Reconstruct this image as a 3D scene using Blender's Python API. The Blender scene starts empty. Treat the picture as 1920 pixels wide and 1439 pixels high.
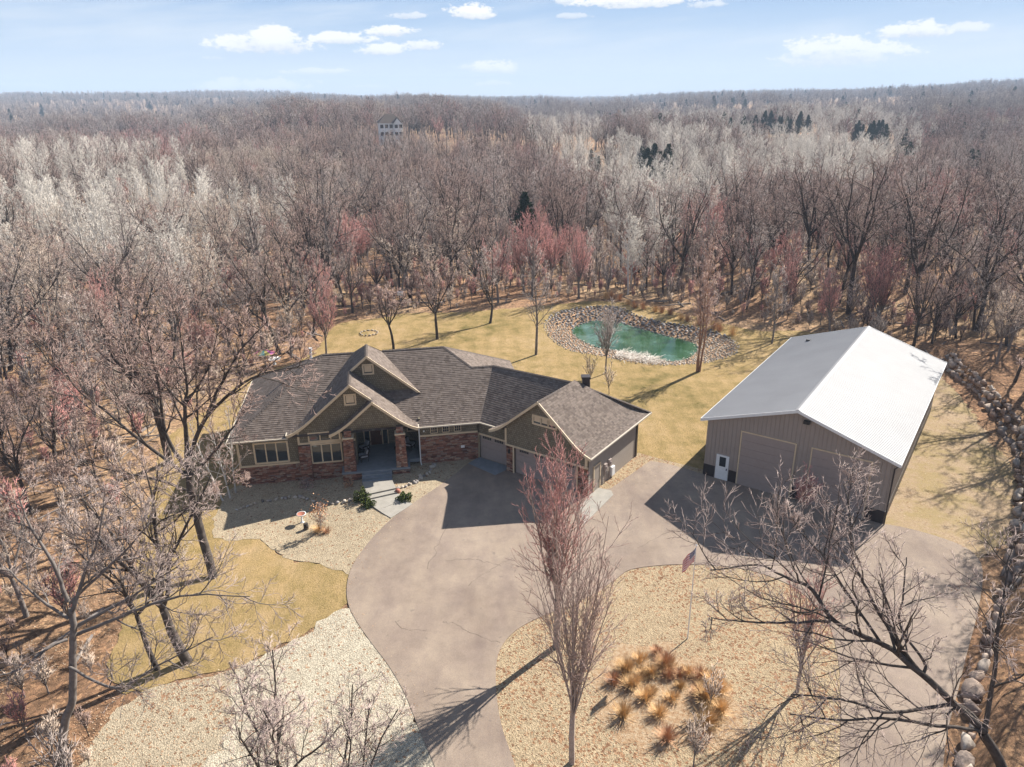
import bpy, math, random
import numpy as np
from mathutils import Vector, Matrix
from mathutils.geometry import delaunay_2d_cdt
scene = bpy.context.scene
R = math.radians
# ------------------------------------------------------------------ camera
CAM_F, CAM_TH, CAM_RO, CAM_H = 1381.8, R(21.198), R(.608), 28.0
cam_d = bpy.data.cameras.new('camera'); cam = bpy.data.objects.new('camera', cam_d)
scene.collection.objects.link(cam); scene.camera = cam
cam_d.sensor_width = 36; cam_d.lens = 36*CAM_F/1920; cam_d.clip_start = .5; cam_d.clip_end = 30000
_cr, _sr = math.cos(CAM_RO), math.sin(CAM_RO)
_right = Vector((1, 0, 0)); _down = Vector((0, -math.sin(CAM_TH), -math.cos(CAM_TH)))
_r2 = _right*_cr + _down*_sr; _d2 = _down*_cr - _right*_sr
_fwd = Vector((0, math.cos(CAM_TH), -math.sin(CAM_TH)))
m = Matrix((_r2, -_d2, -_fwd)).transposed().to_4x4(); m.translation = (0, 0, CAM_H); cam.matrix_world = m
# ------------------------------------------------------------------ light, exposure
SUN_EL, SUN_DIR = R(36.2), Vector((.73, .68, 0)).normalized()
s_ = bpy.data.lights.new('sun', 'SUN'); s_.energy = 5.0; s_.angle = R(.53); s_.color = (1, .955, .88)
sun = bpy.data.objects.new('sun', s_); scene.collection.objects.link(sun)
sun.rotation_euler = (SUN_DIR*math.cos(SUN_EL)+Vector((0, 0, math.sin(SUN_EL)))).to_track_quat('Z', 'Y').to_euler()
sun.location = (60, 60, 60)
scene.view_settings.view_transform = 'Standard'; scene.view_settings.look = 'None'
scene.view_settings.gamma = 1; scene.view_settings.use_curve_mapping = False
scene.view_settings.exposure = 1.25
scene.cycles.max_bounces = 5; scene.cycles.diffuse_bounces = 2; scene.cycles.glossy_bounces = 3
scene.cycles.transparent_max_bounces = 6; scene.cycles.volume_bounces = 0
# ------------------------------------------------------------------ node helper
class NT:
    def __init__(s, tree): s.t = tree; s.n = tree.nodes; s.l = tree.links
    def add(s, ty, ins=None, **props):
        nd = s.n.new(ty)
        for k, v in props.items(): setattr(nd, k, v)
        for k, v in (ins or {}).items():
            sock = nd.inputs[k]
            if isinstance(v, bpy.types.NodeSocket): s.l.new(v, sock)
            else: sock.default_value = v
        return nd
    def math(s, op, a, b=0.0, c=None, clamp=False):
        d = {0: a, 1: b}
        if c is not None: d[2] = c
        return s.add('ShaderNodeMath', d, operation=op, use_clamp=clamp).outputs[0]
    def mix(s, f, a, b, blend='MIX'):
        nd = s.add('ShaderNodeMix', data_type='RGBA', blend_type=blend, clamp_factor=True)
        for i, v in ((0, f), (6, a), (7, b)):
            if isinstance(v, bpy.types.NodeSocket): s.l.new(v, nd.inputs[i])
            else:
                nd.inputs[i].default_value = v if i == 0 or len(v) == 4 else (*v, 1)
        return nd.outputs[2]
    def ramp(s, f, stops):
        nd = s.add('ShaderNodeValToRGB', {0: f}); e = nd.color_ramp.elements
        while len(e) < len(stops): e.new(.5)
        for el, (p, c) in zip(e, stops): el.position = p; el.color = (*c, 1) if len(c) == 3 else c
        return nd.outputs[0]
    def noise(s, vec, scale, detail=4, rough=.6, out=0, **kw):
        return s.add('ShaderNodeTexNoise', {'Vector': vec, 'Scale': scale, 'Detail': detail, 'Roughness': rough}, **kw).outputs[out]
    def mapr(s, v, a, b, c=0., d=1., smooth=True):
        return s.add('ShaderNodeMapRange', {0: v, 1: a, 2: b, 3: c, 4: d}, interpolation_type='SMOOTHSTEP' if smooth else 'LINEAR').outputs[0]
# ------------------------------------------------------------------ world: clear daylight sky with drifting cumulus
def px_dir(px, py):
    u2, v2 = (px-960)/CAM_F, (py-719.5)/CAM_F
    return (_fwd + _r2*u2 + _d2*v2).normalized()
world = bpy.data.worlds.new('World'); scene.world = world; world.use_nodes = True
w = NT(world.node_tree); w.n.clear()
sky = w.add('ShaderNodeTexSky', sky_type='NISHITA', sun_disc=False)
sky.sun_elevation = SUN_EL; sky.sun_rotation = math.atan2(SUN_DIR.x, SUN_DIR.y)
sky.altitude = 300; sky.air_density = 1.0; sky.dust_density = .35; sky.ozone_density = 1.4
tc = w.add('ShaderNodeTexCoord').outputs['Generated']
sx = w.add('ShaderNodeSeparateXYZ', {0: tc})
X, Y, Z = sx.outputs
az = w.math('ARCTAN2', X, Y)
flat = w.add('ShaderNodeCombineXYZ', {0: az, 1: w.math('MULTIPLY', Z, 1.9), 2: 0.0}).outputs[0]
nz = w.noise(flat, 30, 6, .62); nz2 = w.noise(flat, 110, 5, .65)
wob = w.math('ADD', w.math('MULTIPLY', w.math('SUBTRACT', nz, .5), 3.4), w.math('MULTIPLY', w.math('SUBTRACT', nz2, .5), 2.0))
CLOUDS = [  # photograph pixel centre, half width, half height, thickness of the cloud
 (505, 76, 86, 27, 1), (632, 72, 75, 12, 1), (735, 58, 52, 12, 1), (712, 92, 48, 13, 1), (795, 84, 38, 11, .9),
 (885, 22, 48, 17, 1), (765, 28, 34, 8, .6), (932, 126, 50, 16, 1), (928, 156, 34, 7, .75), (480, 160, 100, 17, .95),
 (598, 133, 60, 7, .7), (1568, 97, 112, 29, 1), (1712, 57, 62, 16, .95), (1805, 52, 45, 9, .7), (1060, 2, 30, 8, .7), (1190, 0, 120, 15, .95),
 (880, 125, 26, 7, .6), (1075, 30, 36, 6, .5), (395, 109, 28, 4, .4), (690, 162, 34, 4, .4), (200, 176, 45, 5, .35), (1320, 8, 40, 8, .6), (20, 160, 60, 5, .3)]
mask = None; shade = None
for (cx, cy, hw, hh, dens) in CLOUDS:
    d0 = px_dir(cx, cy+hh*.25); a0 = math.atan2(d0.x, d0.y)
    wa = hw/CAM_F*1.02; wh = hh/CAM_F
    du = w.math('DIVIDE', w.math('SUBTRACT', az, a0), wa)
    dv = w.math('DIVIDE', w.math('SUBTRACT', Z, d0.z), wh)
    dvl = w.math('MULTIPLY', w.math('MINIMUM', dv, 0.0), 1.7)           # flatter base
    dv2 = w.math('ADD', w.math('MAXIMUM', dv, 0.0), dvl)
    rr = w.math('ADD', w.math('MULTIPLY', du, du), w.math('MULTIPLY', dv2, dv2))
    body = w.math('MULTIPLY', w.math('SUBTRACT', 1.1, rr), .9)
    body = w.math('ADD', body, w.math('MULTIPLY', wob, 1.0))
    near = w.mapr(rr, 2.2, 1.2)
    mk = w.math('MULTIPLY', w.math('MULTIPLY', w.mapr(body, .08, .62), dens), near)
    sh = w.math('MULTIPLY', w.math('MULTIPLY', w.mapr(w.math('ADD', dv, w.math('MULTIPLY', wob, .5)), -.9, .35), mk), 1.0)
    mask = mk if mask is None else w.math('MAXIMUM', mask, mk)
    shade = sh if shade is None else w.math('MAXIMUM', shade, sh)
streak = w.add('ShaderNodeCombineXYZ', {0: w.math('MULTIPLY', az, 1.2), 1: w.math('ADD', w.math('MULTIPLY', Z, 9.0), w.math('MULTIPLY', az, -.8)), 2: 0.0}).outputs[0]
veil = w.mapr(w.noise(streak, 2.6, 6, .55), .40, .74, 0, .85)
band = w.ramp(w.math('MULTIPLY', Z, 2.0), [(0, (7.9, 8.3, 8.7)), (.05, (6.7, 7.4, 8.2)), (.12, (4.7, 5.95, 7.6)), (.22, (3.0, 4.5, 6.9)), (1., (.75, 1.5, 3.2))])
c0 = w.mix(.93, sky.outputs[0], band)
c1 = w.mix(veil, c0, (6.8, 7.4, 8.1))
ratio = w.math('DIVIDE', shade, w.math('MAXIMUM', mask, .02), clamp=True)
cc = w.mix(ratio, (5.8, 6.2, 6.8), (9.6, 9.4, 9.1))
c2 = w.mix(mask, c1, cc)
bg = w.add('ShaderNodeBackground', {'Color': c2, 'Strength': .05})
w.l.new(bg.outputs[0], w.add('ShaderNodeOutputWorld').inputs[0])
# ------------------------------------------------------------------ placement: where a photographed ground point lies at height z
def at(px, py, z=0.0):
    d = _fwd + _r2*((px-960)/CAM_F) + _d2*((py-719.5)/CAM_F)
    t = (z-CAM_H)/d.z
    return Vector((d.x*t, d.y*t, z))
def at2(px, py, z=0.0):
    p = at(px, py, z); return (p.x, p.y)
# ------------------------------------------------------------------ object helpers
COL = scene.collection
rng = np.random.default_rng(7)
def tag(o, label=None, cat=None, group=None, kind=None):
    if label: o['label'] = label
    if cat: o['category'] = cat
    if group: o['group'] = group
    if kind: o['kind'] = kind
    return o
def empty(name, loc, rz=0., label=None, cat=None, group=None):
    o = bpy.data.objects.new(name, None); COL.objects.link(o); o.location = loc; o.rotation_euler = (0, 0, rz)
    o.empty_display_size = .3
    return tag(o, label, cat, group)
def np_mesh(name, V, F, mats, midx=None, smooth=False, col=None, uv=False):
    """V (n,3); F list of arrays (m,3)/(m,4)"""
    me = bpy.data.meshes.new(name)
    V = np.asarray(V, np.float32).reshape(-1, 3)
    if not isinstance(F, (list, tuple)): F = [F]
    F = [np.asarray(f, np.int32) for f in F if len(f)]
    loops = np.concatenate([f.ravel() for f in F]); tot = np.concatenate([np.full(len(f), f.shape[1], np.int32) for f in F])
    start = np.concatenate([[0], np.cumsum(tot)[:-1]]).astype(np.int32)
    me.vertices.add(len(V)); me.vertices.foreach_set('co', V.ravel())
    me.loops.add(len(loops)); me.loops.foreach_set('vertex_index', loops)
    me.polygons.add(len(tot)); me.polygons.foreach_set('loop_start', start); me.polygons.foreach_set('loop_total', tot)
    if midx is not None: me.polygons.foreach_set('material_index', np.asarray(midx, np.int32))
    if smooth: me.polygons.foreach_set('use_smooth', np.ones(len(tot), bool))
    for mt in (mats if isinstance(mats, (list, tuple)) else [mats]): me.materials.append(mt)
    me.update(calc_edges=True)
    if col is not None:   # one value per face
        at_ = me.attributes.new('tint', 'FLOAT', 'FACE'); at_.data.foreach_set('value', np.asarray(col, np.float32))
    if uv: auto_uv(me)
    me.validate()
    return me
def auto_uv(me):
    """metres along the wall / up the slope on every face"""
    uvl = me.uv_layers.new(name='UVMap'); co = [v.co for v in me.vertices]
    for p in me.polygons:
        n = p.normal
        t = Vector((0, 0, 1)).cross(n)
        t = Vector((1, 0, 0)) if t.length < 1e-3 else t.normalized()
        v = n.cross(t)
        for li in p.loop_indices:
            c = co[me.loops[li].vertex_index]; uvl.data[li].uv = (c.dot(t), c.dot(v))
def link(name, me, parent=None, loc=None):
    o = bpy.data.objects.new(name, me); COL.objects.link(o)
    if parent is not None: o.parent = parent
    if loc is not None: o.location = loc
    return o
class MB:
    """collects polygons (world or local coordinates) for ONE object"""
    def __init__(s): s.v = []; s.f = []; s.m = []; s.c = []
    def poly(s, pts, mi=0, c=0.):
        i = len(s.v); s.v += [tuple(p) for p in pts]; s.f.append(tuple(range(i, i+len(pts)))); s.m.append(mi); s.c.append(c)
    def hexa(s, p, mi=0, c=0., skip=()):
        """p: 4 bottom pts (ccw) + 4 top pts"""
        i = len(s.v); s.v += [tuple(q) for q in p]
        for k, f in enumerate(((3, 2, 1, 0), (4, 5, 6, 7), (0, 1, 5, 4), (1, 2, 6, 5), (2, 3, 7, 6), (3, 0, 4, 7))):
            if k in skip: continue
            s.f.append(tuple(i+j for j in f)); s.m.append(mi); s.c.append(c)
    def box(s, fr, a0, a1, b0, b1, z0, z1, mi=0, c=0.):
        s.hexa([fr(a0, b0, z0), fr(a1, b0, z0), fr(a1, b1, z0), fr(a0, b1, z0), fr(a0, b0, z1), fr(a1, b0, z1), fr(a1, b1, z1), fr(a0, b1, z1)], mi, c)
    def bar(s, p, q, wd, ht, up=(0, 0, 1), mi=0, c=0.):
        p, q = Vector(p), Vector(q); d = (q-p).normalized(); sd = d.cross(Vector(up)).normalized(); u = sd.cross(d)
        a, b = sd*wd/2, u*ht/2
        s.hexa([p-a-b, p+a-b, q+a-b, q-a-b, p-a+b, p+a+b, q+a+b, q-a+b], mi, c)
    def tube(s, pts, rad, sides=8, mi=0, c=0.):
        pts = [Vector(p) for p in pts]; rad = rad if hasattr(rad, '__len__') else [rad]*len(pts); i = len(s.v)
        for k, p in enumerate(pts):
            d = (pts[min(k+1, len(pts)-1)]-pts[max(k-1, 0)]).normalized()
            a = d.cross(Vector((.123, .33, .9))).normalized() if abs(d.z) < .9 else d.cross(Vector((1, .1, 0))).normalized(); b = d.cross(a)
            for j in range(sides):
                t = 2*math.pi*j/sides; s.v.append(tuple(p+(a*math.cos(t)+b*math.sin(t))*rad[k]))
        for k in range(len(pts)-1):
            for j in range(sides):
                j2 = (j+1) % sides
                s.f.append((i+k*sides+j, i+k*sides+j2, i+(k+1)*sides+j2, i+(k+1)*sides+j)); s.m.append(mi); s.c.append(c)
        s.f.append(tuple(i+j for j in range(sides))[::-1]); s.m.append(mi); s.c.append(c)
        s.f.append(tuple(i+(len(pts)-1)*sides+j for j in range(sides))); s.m.append(mi); s.c.append(c)
    def lathe(s, ctr, prof, sides=14, mi=0):
        i = len(s.v)
        for r_, z_ in prof:
            for j in range(sides):
                t = 2*math.pi*j/sides; s.v.append((ctr[0]+r_*math.cos(t), ctr[1]+r_*math.sin(t), ctr[2]+z_))
        for k in range(len(prof)-1):
            for j in range(sides):
                j2 = (j+1) % sides; s.f.append((i+k*sides+j, i+k*sides+j2, i+(k+1)*sides+j2, i+(k+1)*sides+j)); s.m.append(mi); s.c.append(0.)
    def build(s, name, mats, parent=None, root=None, uv=False, smooth=False, kind=None, label=None):
        """root: vertices are world coordinates, re-expressed in the root's frame"""
        me = bpy.data.meshes.new(name)
        vs = s.v
        if root is not None:
            M = (Matrix.Translation(root.location) @ Matrix.Rotation(root.rotation_euler.z, 4, 'Z')).inverted()
            vs = [tuple(M @ Vector(v)) for v in vs]
        me.from_pydata(vs, [], s.f)
        for mt in (mats if isinstance(mats, (list, tuple)) else [mats]): me.materials.append(mt)
        me.polygons.foreach_set('material_index', s.m)
        if smooth: me.polygons.foreach_set('use_smooth', [True]*len(s.f))
        at_ = me.attributes.new('tint', 'FLOAT', 'FACE'); at_.data.foreach_set('value', s.c)
        me.update()
        if uv: auto_uv(me)
        o = link(name, me, parent)
        if kind: o['kind'] = kind
        if label: o['label'] = label
        return o
def _each(s, name, mats, parent=None, root=None, attach=None, **k):
    """one object per connected piece"""
    par = list(range(len(s.f))); own = {}
    def find(a):
        while par[a] != a: par[a] = par[par[a]]; a = par[a]
        return a
    for i, f in enumerate(s.f):
        for v in f:
            q = tuple(round(c, 3) for c in s.v[v])
            if q in own: par[find(i)] = find(own[q])
            else: own[q] = i
    out = {}
    for i in range(len(s.f)): out.setdefault(find(i), []).append(i)
    res = []
    for fs in out.values():
        g = MB()
        for i in fs: g.poly([s.v[v] for v in s.f[i]], s.m[i], s.c[i])
        o = g.build(name, mats, parent, root, **k)
        if attach is not None: o.parent = attach
        res.append(o)
    return res
MB.each = _each
def world_fr(x, y, z): return (x, y, z)
# ------------------------------------------------------------------ materials
ALB = {'bark_dark': .5, 'bark_grey': .7, 'bark_pale': .95, 'bark_red': .9, 'bark_maple': .9, 'twig_grey': .95, 'twig_brown': .95, 'twig_pale': 1.0, 'twig_tan': .95, 'twig_red': 1.0, 'twig_dark': .95, 'dry_straw': .82, 'rust_leaf': .85, 'flag_cloth': 1.2,
       'olive_shake_siding': .92, 'taupe_metal_siding': .9, 'taupe_door': .9, 'taupe_lap_siding': .9, 'tan_trim': 1., 'stone_veneer': 1., 'galvanised_roof': .72, 'white_paint': .95, 'window_glass': 1., 'green_water': .9, 'dark_interior': 1., 'black_metal': 1., 'needle': .9}
def mat(name, build, rough=.9, spec=.25, metallic=0.):
    m_ = bpy.data.materials.new(name); m_.use_nodes = True; t = NT(m_.node_tree); t.n.clear()
    out = t.add('ShaderNodeOutputMaterial'); b = t.add('ShaderNodeBsdfPrincipled')
    b.inputs['Roughness'].default_value = rough; b.inputs['Specular IOR Level'].default_value = spec
    b.inputs['Metallic'].default_value = metallic
    t.l.new(b.outputs[0], out.inputs[0])
    t.obj = t.add('ShaderNodeTexCoord').outputs['Object']; t.pos = t.add('ShaderNodeNewGeometry').outputs['Position']
    t.uv = t.add('ShaderNodeTexCoord').outputs['UV']; t.rnd = t.add('ShaderNodeObjectInfo').outputs['Random']
    t.tint = t.add('ShaderNodeAttribute', attribute_name='tint').outputs['Fac']
    t.b = b
    k = ALB.get(name, .64)            # daylight albedo level of the palette below
    def setc(c):
        if isinstance(c, bpy.types.NodeSocket): t.l.new(t.add('ShaderNodeVectorMath', {0: c, 'Scale': k}, operation='SCALE').outputs[0], b.inputs['Base Color'])
        else: b.inputs['Base Color'].default_value = (*[x*k for x in c], 1)
    def bump(h, strength=.5, dist=.05):
        bp_ = t.add('ShaderNodeBump', {'Height': h, 'Strength': strength, 'Distance': dist}); t.l.new(bp_.outputs[0], b.inputs['Normal'])
    t.setc = setc; t.bump = bump
    build(t); return m_
def plain(name, c, var=.18, scale=6., rough=.8, spec=.25, metallic=0., bump=0.):
    def f(t):
        n = t.noise(t.obj, scale, 5, .65)
        k = t.mapr(n, .3, .7, 1-var, 1+var, False)
        cc = t.add('ShaderNodeVectorMath', {0: c, 'Scale': k}, operation='SCALE').outputs[0]
        t.setc(cc)
        if bump: t.bump(n, bump, .03)
    return mat(name, f, rough, spec, metallic)
def ground_mat(name, ramp1, s1, ramp2, s2, mixs, fine=None, finescale=9, bump=.6, rough=.97, dist=.06):
    def f(t):
        p = t.pos
        big = t.noise(p, s1, 5, .6); sm = t.noise(p, s2, 6, .75)
        a = t.ramp(big, ramp1); b_ = t.ramp(sm, ramp2)
        c = t.mix(mixs, a, b_, 'MULTIPLY')
        if fine:
            v = t.add('ShaderNodeTexVoronoi', {'Vector': p, 'Scale': finescale, 'Randomness': 1.}); 
            sp = t.add('ShaderNodeSeparateColor', {0: v.outputs['Color']}).outputs[0]
            for lo, hi, colr, amt in fine:
                k = t.math('MULTIPLY', t.math('MULTIPLY', t.math('GREATER_THAN', sp, lo), t.math('LESS_THAN', sp, hi)), amt)
                c = t.mix(k, c, colr)
        t.setc(c); t.bump(sm, bump, dist)
    return mat(name, f, rough, .1)
M = {}
def lawn(t):
    p = t.pos
    n1 = t.noise(p, .09, 4, .55); n2 = t.noise(p, .6, 5, .6); n3 = t.noise(p, 9, 6, .8)
    sc = t.add('ShaderNodeVectorMath', {0: p, 1: (1., .35, 1.)}, operation='MULTIPLY').outputs[0]
    n4 = t.noise(sc, 3.2, 4, .7)
    c = t.ramp(t.math('ADD', t.math('MULTIPLY', n1, .5), t.math('MULTIPLY', n2, .5)), [(.34, (.28, .225, .09)), (.43, (.46, .335, .15)), (.52, (.58, .41, .20)), (.66, (.68, .48, .27))])
    c = t.mix(.8, c, t.ramp(n3, [(.3, (.55, .55, .5)), (.55, (1, 1, 1)), (.75, (1.15, 1.1, 1.05))]), 'MULTIPLY')
    c = t.mix(.5, c, t.ramp(n4, [(.32, (.66, .68, .55)), (.62, (1.05, 1.03, 1))]), 'MULTIPLY')
    mow = t.math('SINE', t.math('MULTIPLY', t.math('ADD', t.add('ShaderNodeSeparateXYZ', {0: p}).outputs[0], t.math('MULTIPLY', n2, 1.6)), 3.6))
    c = t.mix(.35, c, t.mix(t.mapr(mow, -1, 1, 0, 1), (.82, .84, .78), (1.08, 1.06, 1.05)), 'MULTIPLY')
    c = t.mix(.6, c, t.ramp(t.noise(p, 28, 4, .85), [(.32, (.55, .54, .5)), (.5, (1, 1, 1)), (.7, (1.35, 1.3, 1.25))]), 'MULTIPLY')
    t.setc(c); t.bump(n3, .9, .1)
M['lawn'] = mat('lawn_grass', lawn, 1., .05)
def litter(t):
    p = t.pos
    n1 = t.noise(p, .05, 4, .6); n2 = t.noise(p, 1.2, 6, .75); n3 = t.noise(p, 14, 5, .8)
    c = t.ramp(n1, [(.38, (.44, .31, .22)), (.5, (.56, .42, .30)), (.62, (.62, .51, .37))])
    c = t.mix(.9, c, t.ramp(n2, [(.3, (.4, .38, .36)), (.5, (.85, .8, .75)), (.7, (1.25, 1.15, 1.05))]), 'MULTIPLY')
    v = t.add('ShaderNodeTexVoronoi', {'Vector': p, 'Scale': 5.})
    sp = t.add('ShaderNodeSeparateColor', {0: v.outputs['Color']}).outputs[0]
    c = t.mix(.75, c, t.ramp(sp, [(0, (.5, .45, .42)), (.4, (.9, .8, .72)), (.8, (1.3, 1.1, .95)), (1., (1.9, 1.7, 1.4))]), 'MULTIPLY')
    c = t.mix(.7, c, t.ramp(t.noise(p, 22, 4, .85), [(.3, (.45, .42, .4)), (.5, (1, .97, .93)), (.68, (1.6, 1.5, 1.4))]), 'MULTIPLY')
    t.setc(c); t.bump(n3, .9, .12)
M['litter'] = mat('leaf_litter', litter, 1., .05)
def gravelf(base, leaf):
    def f(t):
        p = t.pos
        v = t.add('ShaderNodeTexVoronoi', {'Vector': p, 'Scale': 15.}); v2 = t.add('ShaderNodeTexVoronoi', {'Vector': p, 'Scale': 8.5})
        sp = t.add('ShaderNodeSeparateColor', {0: v.outputs['Color']}).outputs
        sp2 = t.add('ShaderNodeSeparateColor', {0: v2.outputs['Color']}).outputs
        c = t.ramp(sp[0], [(0, tuple(x*.74 for x in base)), (.5, base), (1, tuple(min(x*1.22, .9) for x in base))])
        c = t.mix(t.mapr(v.outputs['Distance'], .4, .75, 0, .5), c, tuple(x*.4 for x in base))
        n1 = t.noise(p, .22, 5, .6); n2 = t.noise(p, 1.3, 5, .7)
        lf = t.math('MULTIPLY', t.math('GREATER_THAN', sp2[1], t.mapr(n1, .35, .65, 1-leaf*.4, 1-leaf*2.2)), .8)
        c = t.mix(lf, c, t.ramp(sp2[2], [(0, (.20, .085, .045)), (.6, (.42, .22, .12)), (1, (.55, .36, .22))]))
        c = t.mix(.7, c, t.ramp(n2, [(.3, (.74, .70, .66)), (.6, (1.05, 1.03, 1.))]), 'MULTIPLY')
        t.setc(c); t.bump(v.outputs['Distance'], .7, .04)
    return f
M['gravel'] = mat('pale_gravel', gravelf((.60, .49, .34), .05), 1., .1)
M['gravel_leafy'] = mat('leafy_gravel', gravelf((.58, .45, .29), .15), 1., .1)
M['gravel_tan'] = mat('tan_gravel', gravelf((.60, .50, .36), .10), 1., .1)
M['gravel_white'] = mat('white_gravel', gravelf((.70, .62, .48), .03), 1., .1)
def asphalt(t):
    p = t.pos
    n1 = t.noise(p, .16, 5, .65); n2 = t.noise(p, .9, 6, .7); n3 = t.noise(p, 30, 3, .8)
    sc = t.add('ShaderNodeVectorMath', {0: p, 1: (.9, .28, 1.)}, operation='MULTIPLY').outputs[0]
    n4 = t.noise(sc, .8, 4, .6)
    c = t.ramp(n1, [(.33, (.34, .262, .203)), (.5, (.405, .318, .245)), (.66, (.46, .365, .28))])
    c = t.mix(.75, c, t.ramp(n2, [(.3, (.82, .80, .82)), (.65, (1.08, 1.06, 1.05))]), 'MULTIPLY')
    c = t.mix(.7, c, t.ramp(n4, [(.33, (.78, .76, .80)), (.6, (1.04, 1.04, 1.02))]), 'MULTIPLY')
    c = t.mix(.75, c, t.ramp(n3, [(.25, (.5, .5, .5)), (.75, (1.5, 1.5, 1.5))]), 'MULTIPLY')
    st = t.noise(p, 1.9, 2, .4); c = t.mix(t.mapr(st, .70, .76, 0, .35), c, (.14, .12, .11))
    t.setc(c); t.bump(n3, .5, .01)
M['asphalt'] = mat('weathered_asphalt', asphalt, .9, .25)
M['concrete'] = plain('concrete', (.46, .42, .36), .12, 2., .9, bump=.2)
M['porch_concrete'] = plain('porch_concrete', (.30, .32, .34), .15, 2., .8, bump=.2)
M['crack'] = plain('crack_dark', (.05, .045, .04), .2, 4, 1.)
M['edging'] = plain('dark_edging', (.05, .042, .035), .2, 4, .9)
def shingles(t):
    br = t.add('ShaderNodeTexBrick', {'Vector': t.uv, 'Color1': (1, 1, 1, 1), 'Color2': (0, 0, 0, 1), 'Mortar': (.2, .2, .2, 1), 'Scale': 1., 'Mortar Size': .006,
               'Bias': 0., 'Brick Width': .24, 'Row Height': .2}, offset=.37, squash=1.)
    n = t.noise(t.uv, 1.1, 5, .65); n2 = t.noise(t.obj, 25, 3, .7)
    c = t.ramp(t.add('ShaderNodeSeparateColor', {0: br.outputs['Color']}).outputs[0], [(0, (.18, .142, .118)), (.3, (.23, .184, .155)), (.6, (.27, .217, .183)), (1, (.32, .26, .22))])
    c = t.mix(.8, c, t.ramp(n, [(.3, (.72, .70, .70)), (.65, (1.1, 1.08, 1.06))]), 'MULTIPLY')
    c = t.mix(.6, c, t.ramp(n2, [(.3, (.7, .7, .7)), (.7, (1.25, 1.25, 1.25))]), 'MULTIPLY')
    t.setc(c); t.bump(n2, .4, .01)
M['shingle'] = mat('asphalt_shingles', shingles, .95, .15)
M['ridge_cap'] = plain('ridge_cap', (.17, .135, .115), .25, 3, .95)
def shake(t):
    br = t.add('ShaderNodeTexBrick', {'Vector': t.uv, 'Color1': (1, 1, 1, 1), 'Color2': (0, 0, 0, 1), 'Mortar': (0, 0, 0, 1), 'Scale': 1., 'Mortar Size': .012,
               'Bias': 0., 'Brick Width': .16, 'Row Height': .17}, offset=.43)
    k = t.add('ShaderNodeSeparateColor', {0: br.outputs['Color']}).outputs[0]
    c = t.ramp(k, [(0, (.19, .16, .112)), (.5, (.235, .20, .142)), (1, (.27, .23, .165))])
    c = t.mix(t.math('MULTIPLY', br.outputs['Fac'], .7), c, (.035, .03, .024))
    c = t.mix(.5, c, t.ramp(t.noise(t.obj, 1.5, 4, .6), [(.3, (.8, .8, .8)), (.7, (1.15, 1.12, 1.08))]), 'MULTIPLY')
    t.setc(c); t.bump(t.math('SUBTRACT', 1., br.outputs['Fac']), .6, .02)
M['shake'] = mat('olive_shake_siding', shake, .9, .2)
M['lap'] = plain('taupe_lap_siding', (.36, .305, .255), .06, 3, .7)
M['trim'] = plain('tan_trim', (.60, .475, .32), .08, 4, .6)
M['white'] = plain('white_paint', (.78, .78, .76), .05, 4, .45)
M['gdoor'] = plain('taupe_door', (.36, .295, .262), .05, 3, .55)
M['metal_wall'] = plain('taupe_metal_siding', (.345, .29, .25), .06, 1.2, .5, .4)
M['wainscot'] = plain('dark_wainscot', (.055, .042, .042), .1, 2, .5, .4)
M['black'] = plain('black_metal', (.02, .02, .022), .2, 4, .45, .4)
M['dark_in'] = plain('dark_interior', (.018, .016, .015), .2, 2, .8)
def stonev(t):
    c = t.ramp(t.tint, [(0, (.10, .050, .038)), (.25, (.20, .085, .058)), (.5, (.27, .125, .085)), (.7, (.33, .185, .125)), (.85, (.22, .17, .15)), (1., (.42, .29, .20))])
    n = t.noise(t.obj, 9, 4, .7)
    c = t.mix(.8, c, t.ramp(n, [(.3, (.6, .6, .6)), (.7, (1.25, 1.22, 1.2))]), 'MULTIPLY')
    t.setc(c); t.bump(n, .5, .02)
M['veneer'] = mat('stone_veneer', stonev, .9, .2)
M['mortar'] = plain('mortar', (.16, .12, .10), .2, 6, .95)
def rock(cols):
    def f(t):
        k = t.math('FRACT', t.math('ADD', t.rnd, t.tint))
        c = t.ramp(k, cols); n = t.noise(t.pos, 3.5, 6, .7)
        c = t.mix(.85, c, t.ramp(n, [(.3, (.55, .55, .57)), (.68, (1.25, 1.22, 1.18))]), 'MULTIPLY')
        t.setc(c); t.bump(n, .5, .06)
    return f
M['rock_pale'] = mat('pale_fieldstone', rock([(0, (.56, .48, .39)), (.4, (.78, .68, .56)), (.8, (.66, .54, .42)), (1, (.88, .82, .72))]), .95, .15)
M['rock_grey'] = mat('grey_fieldstone', rock([(0, (.20, .18, .17)), (.35, (.40, .36, .33)), (.7, (.56, .50, .45)), (1, (.72, .68, .64))]), .95, .15)
M['rock_wall'] = mat('boulder_stone', rock([(0, (.50, .35, .26)), (.3, (.36, .30, .26)), (.6, (.60, .45, .35)), (1, (.66, .58, .49))]), .95, .15)
def water(t):
    p = t.pos
    n = t.noise(p, .22, 6, .7); n2 = t.noise(p, 2.2, 4, .6)
    t.setc(t.ramp(n, [(.36, (.018, .06, .02)), (.5, (.045, .105, .05)), (.64, (.10, .175, .13))]))
    t.bump(n2, .12, .05)
M['gutter'] = plain('cream_gutter', (.80, .70, .56), .05, 4, .5)
M['water'] = mat('green_water', water, .04, .5)
def barnroof(t):
    n = t.noise(t.obj, .35, 4, .55)
    t.setc(t.ramp(n, [(.3, (.365, .355, .355)), (.7, (.41, .40, .40))]))
M['barn_roof'] = mat('galvanised_roof', barnroof, .58, .28, .0)
def glass(t):
    t.setc((.03, .035, .04)); t.b.inputs['Metallic'].default_value = 0.
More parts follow.
